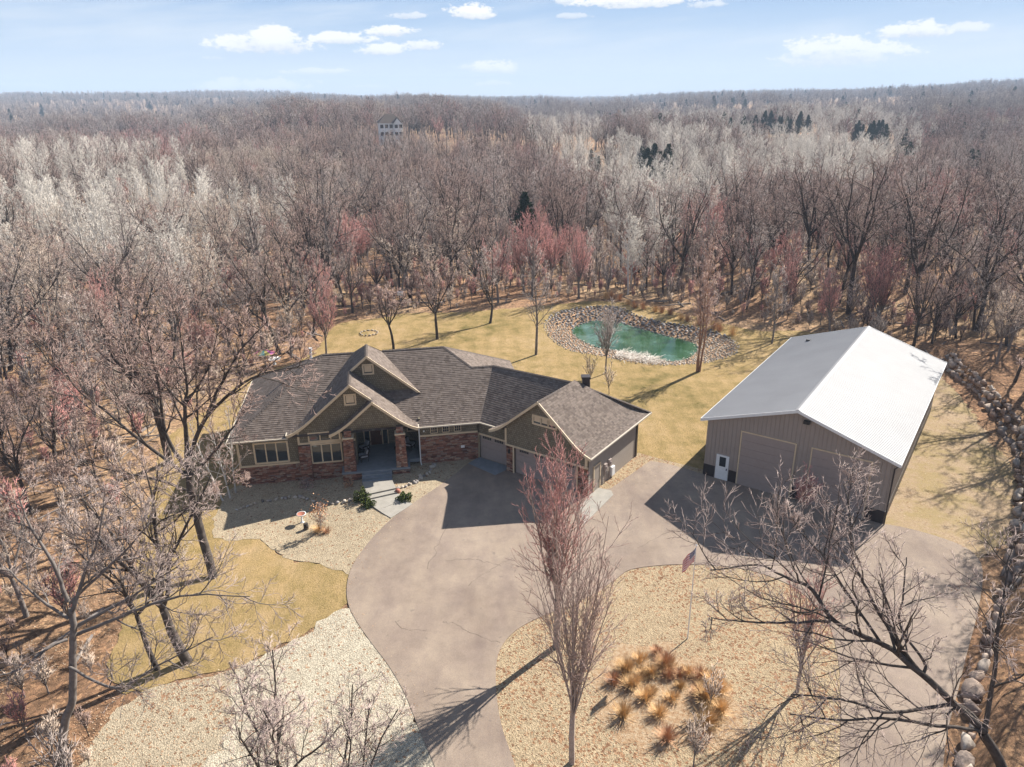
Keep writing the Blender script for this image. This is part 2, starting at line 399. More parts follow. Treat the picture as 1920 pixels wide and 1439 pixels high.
M['glass'] = mat('window_glass', glass, .05, .9)
def bark(a, b, sc=3.):
    def f(t):
        n = t.noise(t.obj, sc, 4, .7)
        c = t.ramp(n, [(.3, a), (.7, b)])
        k = t.mapr(t.rnd, 0, 1, .82, 1.18, False)
        t.setc(t.add('ShaderNodeVectorMath', {0: c, 'Scale': k}, operation='SCALE').outputs[0])
    return f
M['bark_dark'] = mat('bark_dark', bark((.085, .068, .058), (.22, .185, .16)), .95, .1)
M['bark_grey'] = mat('bark_grey', bark((.17, .145, .13), (.36, .315, .285)), .95, .1)
M['bark_pale'] = mat('bark_pale', bark((.42, .38, .34), (.74, .70, .64), 1.2), .9, .1)
M['bark_red'] = mat('bark_red', bark((.26, .15, .10), (.48, .29, .20)), .95, .1)
M['twig_grey'] = mat('twig_grey', bark((.40, .325, .285), (.60, .50, .445), .4), .95, .1)
M['twig_brown'] = mat('twig_brown', bark((.36, .245, .205), (.54, .395, .335), .4), .95, .1)
M['twig_pale'] = mat('twig_pale', bark((.58, .52, .45), (.78, .72, .64), .3), .95, .1)
M['twig_tan'] = mat('twig_tan', bark((.52, .40, .31), (.72, .59, .48), .3), .95, .1)
M['twig_red'] = mat('twig_red', bark((.46, .20, .175), (.62, .34, .30), .4), .95, .1)
M['bark_maple'] = mat('bark_maple', bark((.34, .26, .22), (.52, .42, .36), 3), .95, .1)
M['twig_dark'] = mat('twig_dark', bark((.32, .24, .21), (.54, .43, .38), .4), .95, .1)
M['needle'] = mat('pine_needles', bark((.02, .04, .015), (.06, .10, .035), 1.5), .9, .15)
M['shrub_green'] = mat('shrub_green', bark((.05, .09, .02), (.20, .22, .06), 3), .9, .15)
M['straw'] = mat('dry_straw', bark((.68, .40, .17), (.90, .64, .36), 2.), .95, .1)
M['rust_leaf'] = mat('rust_leaf', bark((.48, .25, .14), (.70, .42, .25), 3), .95, .1)
# ------------------------------------------------------------------ terrain
def S(t): t = np.clip(t, 0, 1); return t*t*(3-2*t)
def inpoly(x, y, P):
    P = np.asarray(P); x = np.asarray(x, float); y = np.asarray(y, float); c = np.zeros(x.shape, bool)
    x1, y1 = P[:, 0], P[:, 1]; x2, y2 = np.roll(x1, -1), np.roll(y1, -1)
    for a, b_, c_, d in zip(x1, y1, x2, y2):
        if b_ == d: continue
        k = ((b_ > y) != (d > y)) & (x < (c_-a)*(y-b_)/(d-b_)+a); c ^= k
    return c
def polydist(x, y, P, closed=True):
    P = np.asarray(P); Q = np.roll(P, -1, 0) if closed else P[1:]; P_ = P if closed else P[:-1]
    best = np.full(np.shape(x), 1e9)
    for (ax, ay), (bx, by) in zip(P_, Q):
        dx, dy = bx-ax, by-ay; L2 = dx*dx+dy*dy+1e-9
        t = np.clip(((x-ax)*dx+(y-ay)*dy)/L2, 0, 1); best = np.minimum(best, np.hypot(x-ax-t*dx, y-ay-t*dy))
    return best
def smoothloop(P, n=5, closed=True):
    P = [np.array(p[:2], float) for p in P]; out = []; N = len(P)
    for i in range(N if closed else N-1):
        p0, p1, p2, p3 = (P[(i-1) % N], P[i], P[(i+1) % N], P[(i+2) % N]) if closed else (P[max(i-1, 0)], P[i], P[i+1], P[min(i+2, N-1)])
        for k in range(n):
            t = k/n; out.append(.5*((2*p1)+(-p0+p2)*t+(2*p0-5*p1+4*p2-p3)*t*t+(-p0+3*p1-3*p2+p3)*t**3))
    if not closed: out.append(P[-1])
    return np.array(out)
POND_OUT = smoothloop([at2(960+x/4, 520+y/4) for x, y in ((272, 330), (265, 400), (330, 485), (450, 552), (640, 585), (850, 628), (1000, 648), (1180, 658), (1400, 645), (1580, 610), (1680, 545), (1640, 470), (1480, 405), (1250, 362), (1050, 325), (900, 280), (780, 225), (620, 225), (470, 240), (350, 275))], 4)
POND_W = smoothloop([at2(960+x/4, 520+y/4, -.55) for x, y in ((468, 392), (600, 335), (780, 337), (900, 372), (1150, 443), (1340, 492), (1368, 545), (1310, 598), (1200, 625), (1090, 612), (1000, 592), (820, 548), (640, 520), (510, 455))], 4)
WALLP = np.array([(48.0, 77.5), (46.9, 73.1), (46.2, 67.8), (44.3, 61.5), (42.3, 55.9), (38.6, 49.5), (34.9, 43.9), (30.3, 37.9), (26.3, 32.6), (23.7, 29.4), (21.0, 25.8), (18.6, 22.0)])
_wy = WALLP[::-1, 1]; _wx = WALLP[::-1, 0]
def terr(x, y):
    x = np.asarray(x, float); y = np.asarray(y, float)
    r = np.hypot(x, y); azi = np.degrees(np.arctan2(x, np.maximum(y, 1)))
    h = -.5*S((-9-x)/7)*S((y-37)/9)*S((95-y)/20)
    xw = np.interp(y, _wy, _wx)
    h = h+(1.35*S((x-xw-.2)/.9)+.06*np.maximum(x-xw-1, 0)*S((90-x)/60))*S((86-y)/9)*S((y-16)/6)
    h = h+2.6*S((y-88)/22)*S((x-22)/20)*S((160-y)/50)                      # bank rising behind the pond
    h = h-1.2*S((y-100)/40)*S((60-x)/30)
    und = np.sin(x*.021+1.3)*np.cos(y*.017+.4)*1.6+np.sin(x*.009-y*.012)*3.0
    h = h+und*S((r-120)/160)
    h = h+12*S((r-330)/260)*S((8-azi)/16)*S((azi+26)/14)+np.sin(azi*.9+r*.004)*np.sin(azi*.37+1)*4*S((r-400)/300)                    # wooded rise left of centre
    h = h+30*S((r-1200)/1300)*S((-8-azi)/14)
    h = h+15*S((r-520)/1500)*S((azi-5)/11)+16*S((r-400)/1400)*S((azi-22)/12)
    h = h+9*S((r-1500)/2500)
    # pond basin
    k = (r < 130) & (x > -5) & (x < 45)
    if np.any(k):
        xs, ys = x[k], y[k]; ins = inpoly(xs, ys, POND_OUT)
        if np.any(ins):
            do = polydist(xs, ys, POND_OUT); dw = polydist(xs, ys, POND_W); iw = inpoly(xs, ys, POND_W)
            t = np.where(iw, 1., do/(do+dw+1e-6)); dz = np.where(ins, -.66*t-np.where(iw, np.minimum(dw*.5, .8), 0), 0)
            hh = h[k]; hh = np.where(ins, hh*(1-t)+dz, hh); h = np.array(h); h[k] = hh
    return h
def terr1(x, y): return float(terr(np.array([x]), np.array([y]))[0])
def ground(px, py):           # a photographed ground point on the real terrain
    z = 0.
    for _ in range(12):
        p = at(px, py, z); z = .5*z+.5*terr1(p.x, p.y)
    return Vector((p.x, p.y, terr1(p.x, p.y)))
def grow_axis(a, b, step, lo, hi, f):
    mid = list(np.arange(a, b+1e-6, step)); L = []; s = step; p = a
    while p > lo: s *= f; p -= s; L.append(p)
    Rr = []; s = step; p = b
    while p < hi: s *= f; p += s; Rr.append(p)
    return np.array(L[::-1]+mid+Rr)
gx = grow_axis(-60, 62, 1., -9000, 9000, 1.09); gy = grow_axis(14, 122, 1., -700, 12000, 1.09)
GX, GY = np.meshgrid(gx, gy); GZ = terr(GX, GY)
nx_, ny_ = len(gx), len(gy); idx = np.arange(nx_*ny_).reshape(ny_, nx_)
GF_ = np.stack([idx[:-1, :-1], idx[:-1, 1:], idx[1:, 1:], idx[1:, :-1]], -1).reshape(-1, 4)
tag(link('ground', np_mesh('ground', np.stack([GX, GY, GZ], -1), GF_, M['litter'], smooth=True)), kind='structure')
def sheet(name, outer, dz, material, holes=(), step=1.2, skirt=.0, flatz=None, kind='structure', mask=None):
    outer = np.asarray(outer); allp = [outer]+[np.asarray(h) for h in holes]
    V = []; Eg = []
    for P in allp:
        i0 = len(V)
        for k in range(len(P)):
            a, b = P[k], P[(k+1) % len(P)]; n = max(1, int(np.hypot(*(b-a))/step))
            for j in range(n): V.append(a+(b-a)*j/n)
        n = len(V)-i0; Eg += [(i0+k, i0+(k+1) % n) for k in range(n)]
    nb = len(V)
    lo, hi = outer.min(0), outer.max(0)
    xs, ys = np.meshgrid(np.arange(lo[0], hi[0], step), np.arange(lo[1], hi[1], step)); xs = xs.ravel(); ys = ys.ravel()
    k = inpoly(xs, ys, outer)
    for h in holes: k &= ~inpoly(xs, ys, h)
    d = polydist(xs, ys, outer)
    for h in holes: d = np.minimum(d, polydist(xs, ys, h))
    k &= d > step*.45
    V += [np.array(q) for q in zip(xs[k], ys[k])]
    vv, ee, ff, _, _, _ = delaunay_2d_cdt([Vector(p) for p in V], Eg, [], 0, 1e-4)
    P2 = np.array([tuple(v) for v in vv]); F = np.array([f for f in ff])
    c = P2[F].mean(1); keep = inpoly(c[:, 0], c[:, 1], outer)
    for h in holes: keep &= ~inpoly(c[:, 0], c[:, 1], h)
    F = F[keep]
    z = terr(P2[:, 0], P2[:, 1]) if flatz is None else np.full(len(P2), flatz)
    V3 = np.column_stack([P2, z+dz])
    Fs = [F]
    if skirt:
        B = np.array(V[:nb]); zb = terr(B[:, 0], B[:, 1])+dz; n0 = len(V3)
        V3 = np.vstack([V3, np.column_stack([B, zb]), np.column_stack([B, zb-skirt])])
        Fs.append(np.array([(n0+a, n0+b, n0+nb+b, n0+nb+a) for a, b in Eg]))
    o = link(name, np_mesh(name, V3, Fs, material))
    if kind: o['kind'] = kind
    return o
def ragged(P, amp, seed=0, n=3):
    r_ = np.random.default_rng(seed); P = np.asarray(P); out = []
    for a, b in zip(P, np.roll(P, -1, 0)):
        d = b-a; L = np.hypot(*d)+1e-6; nn = np.array([-d[1], d[0]])/L; k = max(1, int(L/.35))
        for j in range(k): out.append(a+d*j/k+nn*r_.normal(0, amp))
    return np.array(out)
def P_(lst): return [at2(x, y) for x, y in lst]
LAWN_BACK = smoothloop(P_([(240, 1300), (205, 1245), (250, 1120), (262, 1000), (285, 900), (305, 820), (380, 765), (440, 715), (500, 690), (560, 672), (600, 645), (635, 608), (713, 597), (767, 588), (867, 586), (967, 578), (1040, 572), (1117, 564), (1200, 572), (1290, 592), (1370, 612), (1430, 622), (1500, 622), (1580, 640), (1620, 700), (1500, 860), (1400, 900), (1322, 886), (1260, 872), (1220, 858), (1150, 860), (900, 880), (600, 940), (430, 1000), (470, 990), (500, 1016), (547, 1047), (600, 1058), (662, 1078), (662, 1120), (640, 1143), (600, 1170), (550, 1200), (500, 1225), (455, 1245), (400, 1262), (330, 1275)]), 3)
sheet('lawn', ragged(LAWN_BACK, .1, 6), .035, M['lawn'], holes=[POND_OUT])
sheet('side_lawn', ragged(smoothloop(P_([(1600, 640), (1700, 655), (1772, 715), (1800, 745), (1835, 790), (1858, 830), (1900, 880), (1900, 960), (1890, 1020), (1830, 1045), (1780, 1020), (1700, 1000), (1655, 990), (1600, 800)]), 3), .15, 4), .035,
      mat('leafy_lawn', lambda t: t.setc(t.mix(t.mapr(t.noise(t.pos, .3, 5, .75), .42, .6), t.ramp(t.noise(t.pos, 9, 6, .85), [(.3, (.27, .175, .105)), (.48, (.47, .34, .215)), (.68, (.68, .52, .36))]), t.ramp(t.noise(t.pos, 14, 6, .85), [(.3, (.26, .20, .10)), (.5, (.44, .33, .17)), (.7, (.58, .44, .25))]))), 1., .05))
sheet('front_gravel_bed', ragged(smoothloop(P_([(425, 1004), (395, 990), (420, 920), (460, 900), (640, 880), (700, 860), (800, 850), (900, 860), (905, 880), (870, 900), (780, 960), (740, 990), (700, 1030), (680, 1060), (665, 1080), (640, 1073), (597, 1057), (547, 1047), (510, 1022), (485, 1003)]), 3), .07, 3), .05, M['gravel'])
sheet('leafy_gravel_ground', ragged(smoothloop(P_([(640, 1146), (600, 1174), (550, 1204), (500, 1230), (455, 1250), (400, 1268), (330, 1282), (265, 1300), (190, 1370), (150, 1440), (130, 1560), (160, 1700), (800, 1700), (850, 1500), (800, 1400), (740, 1260), (690, 1190), (662, 1150)]), 3), .1, 1), .045, M['gravel_tan'])
sheet('lower_gravel_bed', ragged(smoothloop(P_([(640, 1143), (600, 1172), (550, 1202), (500, 1228), (458, 1250), (430, 1290), (440, 1350), (400, 1420), (380, 1500), (400, 1700), (800, 1700), (850, 1500), (800, 1400), (740, 1260), (690, 1190), (662, 1150)]), 3), .14, 2), .055, M['gravel_white'])
sheet('island_gravel_bed', smoothloop(P_([(1150, 1050), (1190, 1040), (1290, 1035), (1390, 1040), (1470, 1065), (1530, 1110), (1585, 1180), (1600, 1300), (1600, 1500), (1600, 1720), (900, 1720), (920, 1500), (900, 1350), (905, 1230), (950, 1170), (1050, 1110)]), 3), .045, M['gravel_leafy'])
sheet('gravel_strip', [at2(*p) for p in [(1105, 930), (1120, 915), (1190, 858), (1196, 850), (1240, 862), (1330, 885), (1330, 900), (1270, 888), (1222, 876), (1146, 925)]], .05, M['gravel_leafy'])
sheet('leaf_patch', ragged(smoothloop(P_([(1130, 1240), (1170, 1215), (1240, 1210), (1290, 1235), (1350, 1255), (1380, 1310), (1400, 1380), (1360, 1410), (1290, 1400), (1230, 1430), (1170, 1390), (1120, 1360), (1110, 1290)]), 4), .3, 5), .055, mat('leafy_straw', lambda t: (litter(t), t.setc(t.ramp(t.noise(t.pos, 5, 6, .8), [(.32, (.42, .25, .14)), (.45, (.62, .40, .23)), (.56, (.74, .55, .36)), (.7, (.84, .68, .48))]))), 1., .05))
ISLAND = smoothloop(P_([(1190, 1068), (1280, 1060), (1380, 1066), (1450, 1085), (1505, 1115), (1550, 1165), (1572, 1240), (1576, 1330), (1574, 1440), (1574, 1620), (1574, 1720), (1050, 1720), (985, 1500), (958, 1415), (940, 1360), (930, 1290), (934, 1230), (958, 1192), (1000, 1165), (1060, 1140), (1120, 1112), (1158, 1085)]), 4)
DRIVE = np.vstack([smoothloop(P_([(860, 1560), (815, 1439), (790, 1380), (760, 1305), (730, 1252), (700, 1212), (672, 1172), (655, 1140), (650, 1110), (655, 1078), (668, 1050), (690, 1020), (714, 994), (738, 972), (775, 945), (820, 915), (850, 893), (876, 872)]), 4, False),
    np.array(P_([(900, 868), (935, 876), (960, 884), (1040, 906), (1112, 924), (1146, 917), (1219, 866), (1250, 871), (1290, 882), (1322, 892), (1500, 940), (1655, 984)])),
    smoothloop(P_([(1655, 984), (1700, 992), (1770, 1012), (1820, 1035), (1842, 1070), (1835, 1140), (1812, 1230), (1795, 1300), (1775, 1380), (1765, 1470), (1740, 1700)]), 4, False), np.array(P_([(1400, 1830), (940, 1830)]))])
sheet('driveway', DRIVE, .075, M['asphalt'], holes=[ISLAND], skirt=.06)
# cracks in the asphalt, thin recessed lines following their own wandering course
ck = MB(); _r = random.Random(3)
for pts in ([(835, 1055), (870, 1050), (905, 1053), (940, 1064)], [(828, 1168), (850, 1172), (880, 1188), (938, 1206)], [(1100, 1035), (1130, 1050), (1165, 1072)], [(800, 1070), (818, 1030), (840, 985)], [(880, 1100), (920, 1070), (960, 1050)], [(740, 1166), (760, 1182), (800, 1184)], [(1195, 1030), (1250, 1000), (1300, 985)]):
    pl = smoothloop([at2(*p) for p in pts], 7, False); pl = pl+np.array([[_r.gauss(0, .07), _r.gauss(0, .07)] for _ in pl])
    for a, b in zip(pl[:-1], pl[1:]):
        d = (b-a)/np.hypot(*(b-a)); n = np.array([-d[1], d[0]])*_r.uniform(.004, .010)
        ck.poly([(*(a-n), terr1(*a)+.079), (*(b-n), terr1(*b)+.079), (*(b+n), terr1(*b)+.079), (*(a+n), terr1(*a)+.079)])
ck.build('driveway_crack', M['crack'], kind='structure')
sheet('pond_water', POND_W[::2]+(POND_W[::2]-POND_W.mean(0))*.05, 0, M['water'], flatz=-.55, step=2.)
# ------------------------------------------------------------------ local frames of the buildings
def frame(deg, O=(0, 0)):
    c, s = math.cos(R(deg)), math.sin(R(deg))
    return lambda a, b, z: (O[0]+a*c-b*s, O[1]+a*s+b*c, z)
HF = frame(10); GF = frame(-35.2); BF = frame(-35.195, (15.044, 51.748))
def inv_frame(deg, p):
    c, s = math.cos(R(deg)), math.sin(R(deg)); return (p[0]*c+p[1]*s, -p[0]*s+p[1]*c)
def clip_band(poly, key, lo, hi):
    def half(P, f):
        out = []
        for i in range(len(P)):
            a, b = P[i], P[(i+1) % len(P)]; fa, fb = f(a), f(b)
            if fa >= 0: out.append(a)
            if (fa > 1e-9) != (fb > 1e-9) and abs(fa-fb) > 1e-9 and fa*fb < 0: out.append(a+(b-a)*(fa/(fa-fb)))
        return out
    P = half(poly, lambda p: key(p)-lo)
    return half(P, lambda p: hi-key(p)) if len(P) > 2 else []
def shingled(mb, pts, course=.2, lift=.022, mi=0):
    """overlapping shingle courses: each course is a wedge with its own butt edge"""
    P = [Vector(p) for p in pts]
    n = Vector((0, 0, 0))
    for i in range(len(P)): n += P[i].cross(P[(i+1) % len(P)])
    n.normalize()
    if n.z < 0: n = -n; P = P[::-1]
    t = Vector((0, 0, 1)).cross(n).normalized(); v = n.cross(t)
    key = lambda p: p.dot(v)
    v0, v1 = min(map(key, P)), max(map(key, P)); N = max(1, round((v1-v0)/course)); h = (v1-v0)/N
    for k in range(N):
        lo = v0+k*h; Q = clip_band(P, key, lo, lo+h)
        if len(Q) < 3: continue
        L = [p+n*(lift*(1-(key(p)-lo)/h)+.002) for p in Q]
        mb.poly(L, mi)
        for i in range(len(Q)):
            j = (i+1) % len(Q)
            if abs(key(Q[i])-lo) < 1e-4 and abs(key(Q[j])-lo) < 1e-4 and (Q[i]-Q[j]).length > .02:
                mb.poly([Q[i]-n*.01, Q[j]-n*.01, L[j], L[i]], mi)
def veneer(mb, p00, p10, p11, p01, seed=0, proud=.03, rowh=(.07, .13), ln=(.18, .5), holes=()):
    """ledge stones on a quad (bottom-left, bottom-right, top-right, top-left); holes as (u0,u1,z0,z1) metres from bottom-left"""
    rr = random.Random(seed); A, B, C_, D = map(Vector, (p00, p10, p11, p01))
    W, H = (B-A).length, (D-A).length; n = (B-A).cross(D-A).normalized()
    def pt(u, v):
        u, v = u/W, v/H; return (A*(1-u)+B*u)*(1-v)+(D*(1-u)+C_*u)*v
    z = 0
    while z < H-.02:
        h = min(rr.uniform(*rowh), H-z)
        if H-z-h < .04: h = H-z
        u = 0
        while u < W-.01:
            l = min(rr.uniform(*ln), W-u)
            if W-u-l < .08: l = W-u
            if not any(u+l > a+.01 and u < b-.01 and z+h > c+.01 and z < d-.01 for a, b, c, d in holes):
                g = .007; q = n*rr.uniform(.2*proud, proud)
                b_ = [pt(u+g, z+g), pt(u+l-g, z+g), pt(u+l-g, z+h-g), pt(u+g, z+h-g)]; tq = [p+q for p in b_]
                c = rr.random()
                mb.poly(tq, 0, c)
                for i in range(4): mb.poly([b_[i], b_[(i+1) % 4], tq[(i+1) % 4], tq[i]], 0, c)
            u += l
        z += h
# ------------------------------------------------------------------ the house
p = HF(-2, 60, 0)
house = empty('house', (p[0], p[1], 0), R(10), 'brown shingled ranch house with stone veneer, three front gables and an angled garage wing', 'house')
SL = .606
def zmain(b): return 3.5+(b-54.2)*SL
def bmain(z): return 54.2+(z-3.5)/SL
PROF = [(0, 0), (.45, .17), (.9, .42), (1.35, .73), (1.8, 1.09), (2.2, 1.44)]
def prof(d, s=.84):
    if d >= 2.2: return 1.44+(d-2.2)*s
    for (a, za), (b, zb) in zip(PROF, PROF[1:]):
        if d <= b: return za+(zb-za)*(d-a)/(b-a)
roof = MB(); cap = MB(); fas = MB(); sof = MB()
# main planes
shingled(roof, [HF(-12.7, 54.2, 3.5), HF(6.9, 54.2, 3.5), HF(8.8, 59.15, 6.5), HF(6.9, 59.15, 6.5), HF(4.75, 61.3, 7.8), HF(-5.5, 61.3, 7.8)])
shingled(roof, [HF(-12.7, 68.4, 3.5), HF(-12.7, 54.2, 3.5), HF(-5.5, 61.3, 7.8)])
shingled(roof, [HF(4.75, 61.3, 7.8), HF(6.9, 59.15, 6.5), HF(11.85, 64.1, 3.5), HF(11.85, 68.4, 3.5)])
shingled(roof, [HF(11.85, 68.4, 3.5), HF(-12.7, 68.4, 3.5), HF(-5.5, 61.3, 7.8), HF(4.75, 61.3, 7.8)], .4)
V0 = HF(6.9, 54.2, 3.5); V1 = HF(8.8, 59.15, 6.5); Rg = GF(-27.6, 47.8, 6.72); v0a, v0b = inv_frame(-35.2, V0)
gs = (6.6-3.5)/(47.8-v0b)
shingled(roof, [V0, GF(-27.6, v0b, 3.5), Rg, V1])
kx = HF(11.85, 64.1, 3.5)
shingled(roof, [HF(6.9, 59.15, 6.5), V1, kx], .4)
shingled(roof, [V1, Rg, GF(-23.0, 52.6, 3.5), kx], .4)
def gslope(fr, tip, sgn, ztip, dmax, bf, bb, step=.45):
    """one concave (bell-cast) gable slope; bf(d), bb(d) give its front and back edge"""
    ds = [d for d, _ in PROF if d < dmax-.05]+list(np.arange(2.8, dmax-.3, 1.2))+[dmax]
    for d0, d1 in zip(ds, ds[1:]):
        z0, z1 = ztip+prof(d0), ztip+prof(d1); e0, e1 = bf((d0+d1)/2), bf((d0+d1)/2)
        pts = [fr(tip+sgn*d0, e0, z0), fr(tip+sgn*d1, e1, z1), fr(tip+sgn*d1, max(bb(d1, z1), e1+.02), z1), fr(tip+sgn*d0, max(bb(d0, z0), e0+.02), z0)]
        if (Vector(pts[2])-Vector(pts[1])).length < .03: continue
        shingled(roof, pts, .2)
def rake(fr, tip, sgn, ztip, d0, d1, b, mi=0):
    ds = [d0]+[d for d, _ in PROF if d0 < d < d1]+[d1]
    for a, c in zip(ds, ds[1:]):
        A = lambda d, dz, bb: fr(tip+sgn*d, bb, ztip+prof(d)+dz)
        lo, hi = (a, c) if sgn > 0 else (c, a)
        fas.hexa([A(lo, -.20, b-.05), A(hi, -.20, b-.05), A(hi, -.20, b+.03), A(lo, -.20, b+.03), A(lo, .035, b-.05), A(hi, .035, b-.05), A(hi, .035, b+.03), A(lo, .035, b+.03)])
        sof.poly([A(lo, -.12, b), A(hi, -.12, b), A(hi, -.12, b+.5), A(lo, -.12, b+.5)])
ZG = 3.75; LT, RT = -8.25, 1.88; aB = -3.185; aA = -1.8; aC = -1.57; BB, BA, BC = 54.0, 57.2, 53.5
zA = ZG+prof(aA-LT); zB = ZG+prof(aB-LT); zC = ZG+prof(RT-aC); AR = aA+(aA-LT)
bbm = lambda d, z: bmain(min(z, 7.72))+.06 if z < 7.8 else 60.3
# left slope shared by the lower and the upper gable
gslope(HF, LT, 1, ZG, aB-LT, lambda d: BB, bbm)
ds_ = [aB-LT, 5.6, aA-LT]
for d0, d1 in zip(ds_, ds_[1:]):
    z0, z1 = ZG+prof(d0), ZG+prof(d1)
    b0_, b1_ = (61.3-(z-7.8)*1.1 if z > 7.8 else bmain(z)+.06 for z in (z0, z1))
    shingled(roof, [HF(LT+d0, BA, z0), HF(LT+d1, BA, z1), HF(LT+d1, b1_, z1), HF(LT+d0, b0_, z0)])
# right slope of the top gable
dR0 = .0
ds_ = [0.95, 1.35, 1.8, 2.2, 3.2, 4.2, 5.2, aA-LT]
for d0, d1 in zip(ds_, ds_[1:]):
    z0, z1 = ZG+prof(d0), ZG+prof(d1)
    b0_, b1_ = (61.3-(z-7.8)*1.1 if z > 7.8 else bmain(z)+.06 for z in (z0, z1))
    shingled(roof, [HF(AR-d0, min(BA, b0_-.03), z0), HF(AR-d1, BA, z1), HF(AR-d1, max(b1_, BA), z1), HF(AR-d0, max(b0_, BA-.3), z0)])
shingled(roof, [HF(aA, 60.3, zA), HF(-2.98, 61.35, 7.76), HF(-.6, 61.35, 7.76)])
# right slope shared by the middle gable and the porch gable
gslope(HF, RT, -1, ZG, RT-aC, lambda d: BC, lambda d, z: BB+.02)
gslope(HF, RT, -1, ZG, RT-aB, lambda d: BB, lambda d, z: min(bmain(z)+.06, BA+.3) if d < 4.2 else BA+.3)
gslope(HF, 2*aC-RT, 1, ZG, RT-aC, lambda d: BC, lambda d, z: BB+.45)
# garage gable
GC = -27.6; GLT, GRT = -32.2, -23.0; GB_ = 42.4; ZGG = 3.45
gslope(GF, GLT, 1, ZGG, 4.6, lambda d: GB_, lambda d, z: v0b+(z-3.5)/gs+.06)
gslope(GF, GRT, -1, ZGG, 4.6, lambda d: GB_, lambda d, z: 52.6-d*(4.8/4.6))
hipc = [(d, GF(GRT-d, 52.6-d*(4.8/4.6), ZGG+prof(d)), GF(GRT-d, 52.6-d*(4.8/4.6), 3.5+(6.72-3.5)*d/4.6)) for d in (0, .45, .9, 1.35, 1.8, 2.2, 3.2, 4.6)]
for (_, a, b), (_, c, d) in zip(hipc, hipc[1:]): roof.poly([a, c, d, b])
rake(HF, LT, 1, ZG, 0, aB-LT, BB); rake(HF, RT, -1, ZG, RT-aC-.06, RT-aB, BB)
rake(HF, LT, 1, ZG, aB-LT-.1, aA-LT, BA); rake(HF, AR, -1, ZG, 1.0, aA-LT, BA)
rake(HF, RT, -1, ZG, 0, RT-aC, BC); rake(HF, 2*aC-RT, 1, ZG, 0, RT-aC, BC)
rake(GF, GLT, 1, ZGG, 0, 4.6, GB_); rake(GF, GRT, -1, ZGG, 0, 4.6, GB_)
def ridge(p, q):
    p, q = Vector(p), Vector(q); n = max(2, int((q-p).length/.28)); d = (q-p)/n; cap_s = (q-p).cross(Vector((0, 0, 1))).normalized()
    for i in range(n):
        a = p+d*i; b = a+d*1.05; u = Vector((0, 0, 1)); l0 = .055 if (p.z <= q.z) else .035; l1 = .035 if (p.z <= q.z) else .055
        for s in (1, -1):
            cap.poly([a+u*l0, b+u*l1, b+cap_s*s*.14-u*(.07-l1), a+cap_s*s*.14-u*(.07-l0)])
            cap.poly([a+cap_s*s*.14-u*(.07-l0), a+u*l0, a+u*(l0-.03), a+cap_s*s*.14-u*(.10-l0)])
for p_, q_ in ((HF(-5.5, 61.3, 7.8), HF(-2.9, 61.3, 7.8)), (HF(-.5, 61.3, 7.8), HF(4.75, 61.3, 7.8)), (HF(-12.7, 54.2, 3.5), HF(-5.5, 61.3, 7.8)), (HF(6.9, 59.15, 6.5), HF(4.75, 61.3, 7.8)), (HF(11.85, 68.4, 3.5), HF(4.75, 61.3, 7.8)), (HF(-12.7, 68.4, 3.5), HF(-5.5, 61.3, 7.8)),
               (HF(6.9, 59.15, 6.5), V1), (V1, Rg), (HF(aA, BA, zA), HF(aA, 60.3, zA)), (HF(aB, BB, zB), HF(aB, BA+.1, zB)), (HF(aC, BC, zC), HF(aC, BB+.4, zC)), (GF(GC, GB_, ZGG+prof(4.6)), Vector(Rg)+Vector((0, 0, .1))), (GF(-23.0, 52.6, 3.5), Rg)):
    ridge(p_, q_)
roof_o = roof.build('roof', M['shingle'], house, house, uv=True)
def sub(mb, name, mats, part, **k):      # a child of a part: the part sits at the root's origin
    o = mb.build(name, mats, None, house, **k); o.parent = part; return o
sub(cap, 'ridge_cap', M['ridge_cap'], roof_o, kind='stuff')
fas.each('rake_board', M['trim'], None, house, attach=roof_o); sof.each('soffit', M['trim'], None, house, attach=roof_o)
gut = MB()
for p_, q_ in ((HF(-12.72, 54.15, 3.46), HF(-8.2, 54.15, 3.46)), (HF(1.9, 54.15, 3.46), HF(6.88, 54.15, 3.46)), (HF(6.88, 54.15, 3.46), GF(-31.8, v0b-.05, 3.46)), (GF(-22.95, 42.35, 3.42), GF(-22.95, 52.6, 3.46)), (HF(-12.75, 54.15, 3.46), HF(-12.75, 68.4, 3.46))):
    gut.bar(p_, q_, .11, .10)
gut.bar(HF(RT+.04, 53.5, 3.72), HF(RT+.04, 54.2, 3.72), .09, .12)
gut.bar(HF(LT-.04, 54.0, 3.72), HF(LT-.04, 54.7, 3.72), .09, .12)
gut.each('gutter', M['gutter'], None, house, attach=roof_o)
for nm, (x, y, z), hgt, rad, mt in (('vent_pipe', HF(-6.6, 62.2, 7.1), 1.0, .11, 'white'),):
    v = MB(); v.tube([(x, y, z-.3), (x, y, z+hgt)], rad, 12); v.tube([(x, y, z+hgt-.12), (x, y, z+hgt+.05)], rad*1.5, 12); sub(v, nm, M[mt], roof_o)
v = MB(); x, y, _ = GF(-27.2, 48.9, 0)
v.box(lambda a, b, z: (x+a, y+b, z), -.28, .28, -.28, .28, 5.6, 6.95); v.box(lambda a, b, z: (x+a, y+b, z), -.36, .36, -.36, .36, 6.85, 7.02)
sub(v, 'chimney_flue', M['wainscot'], roof_o)
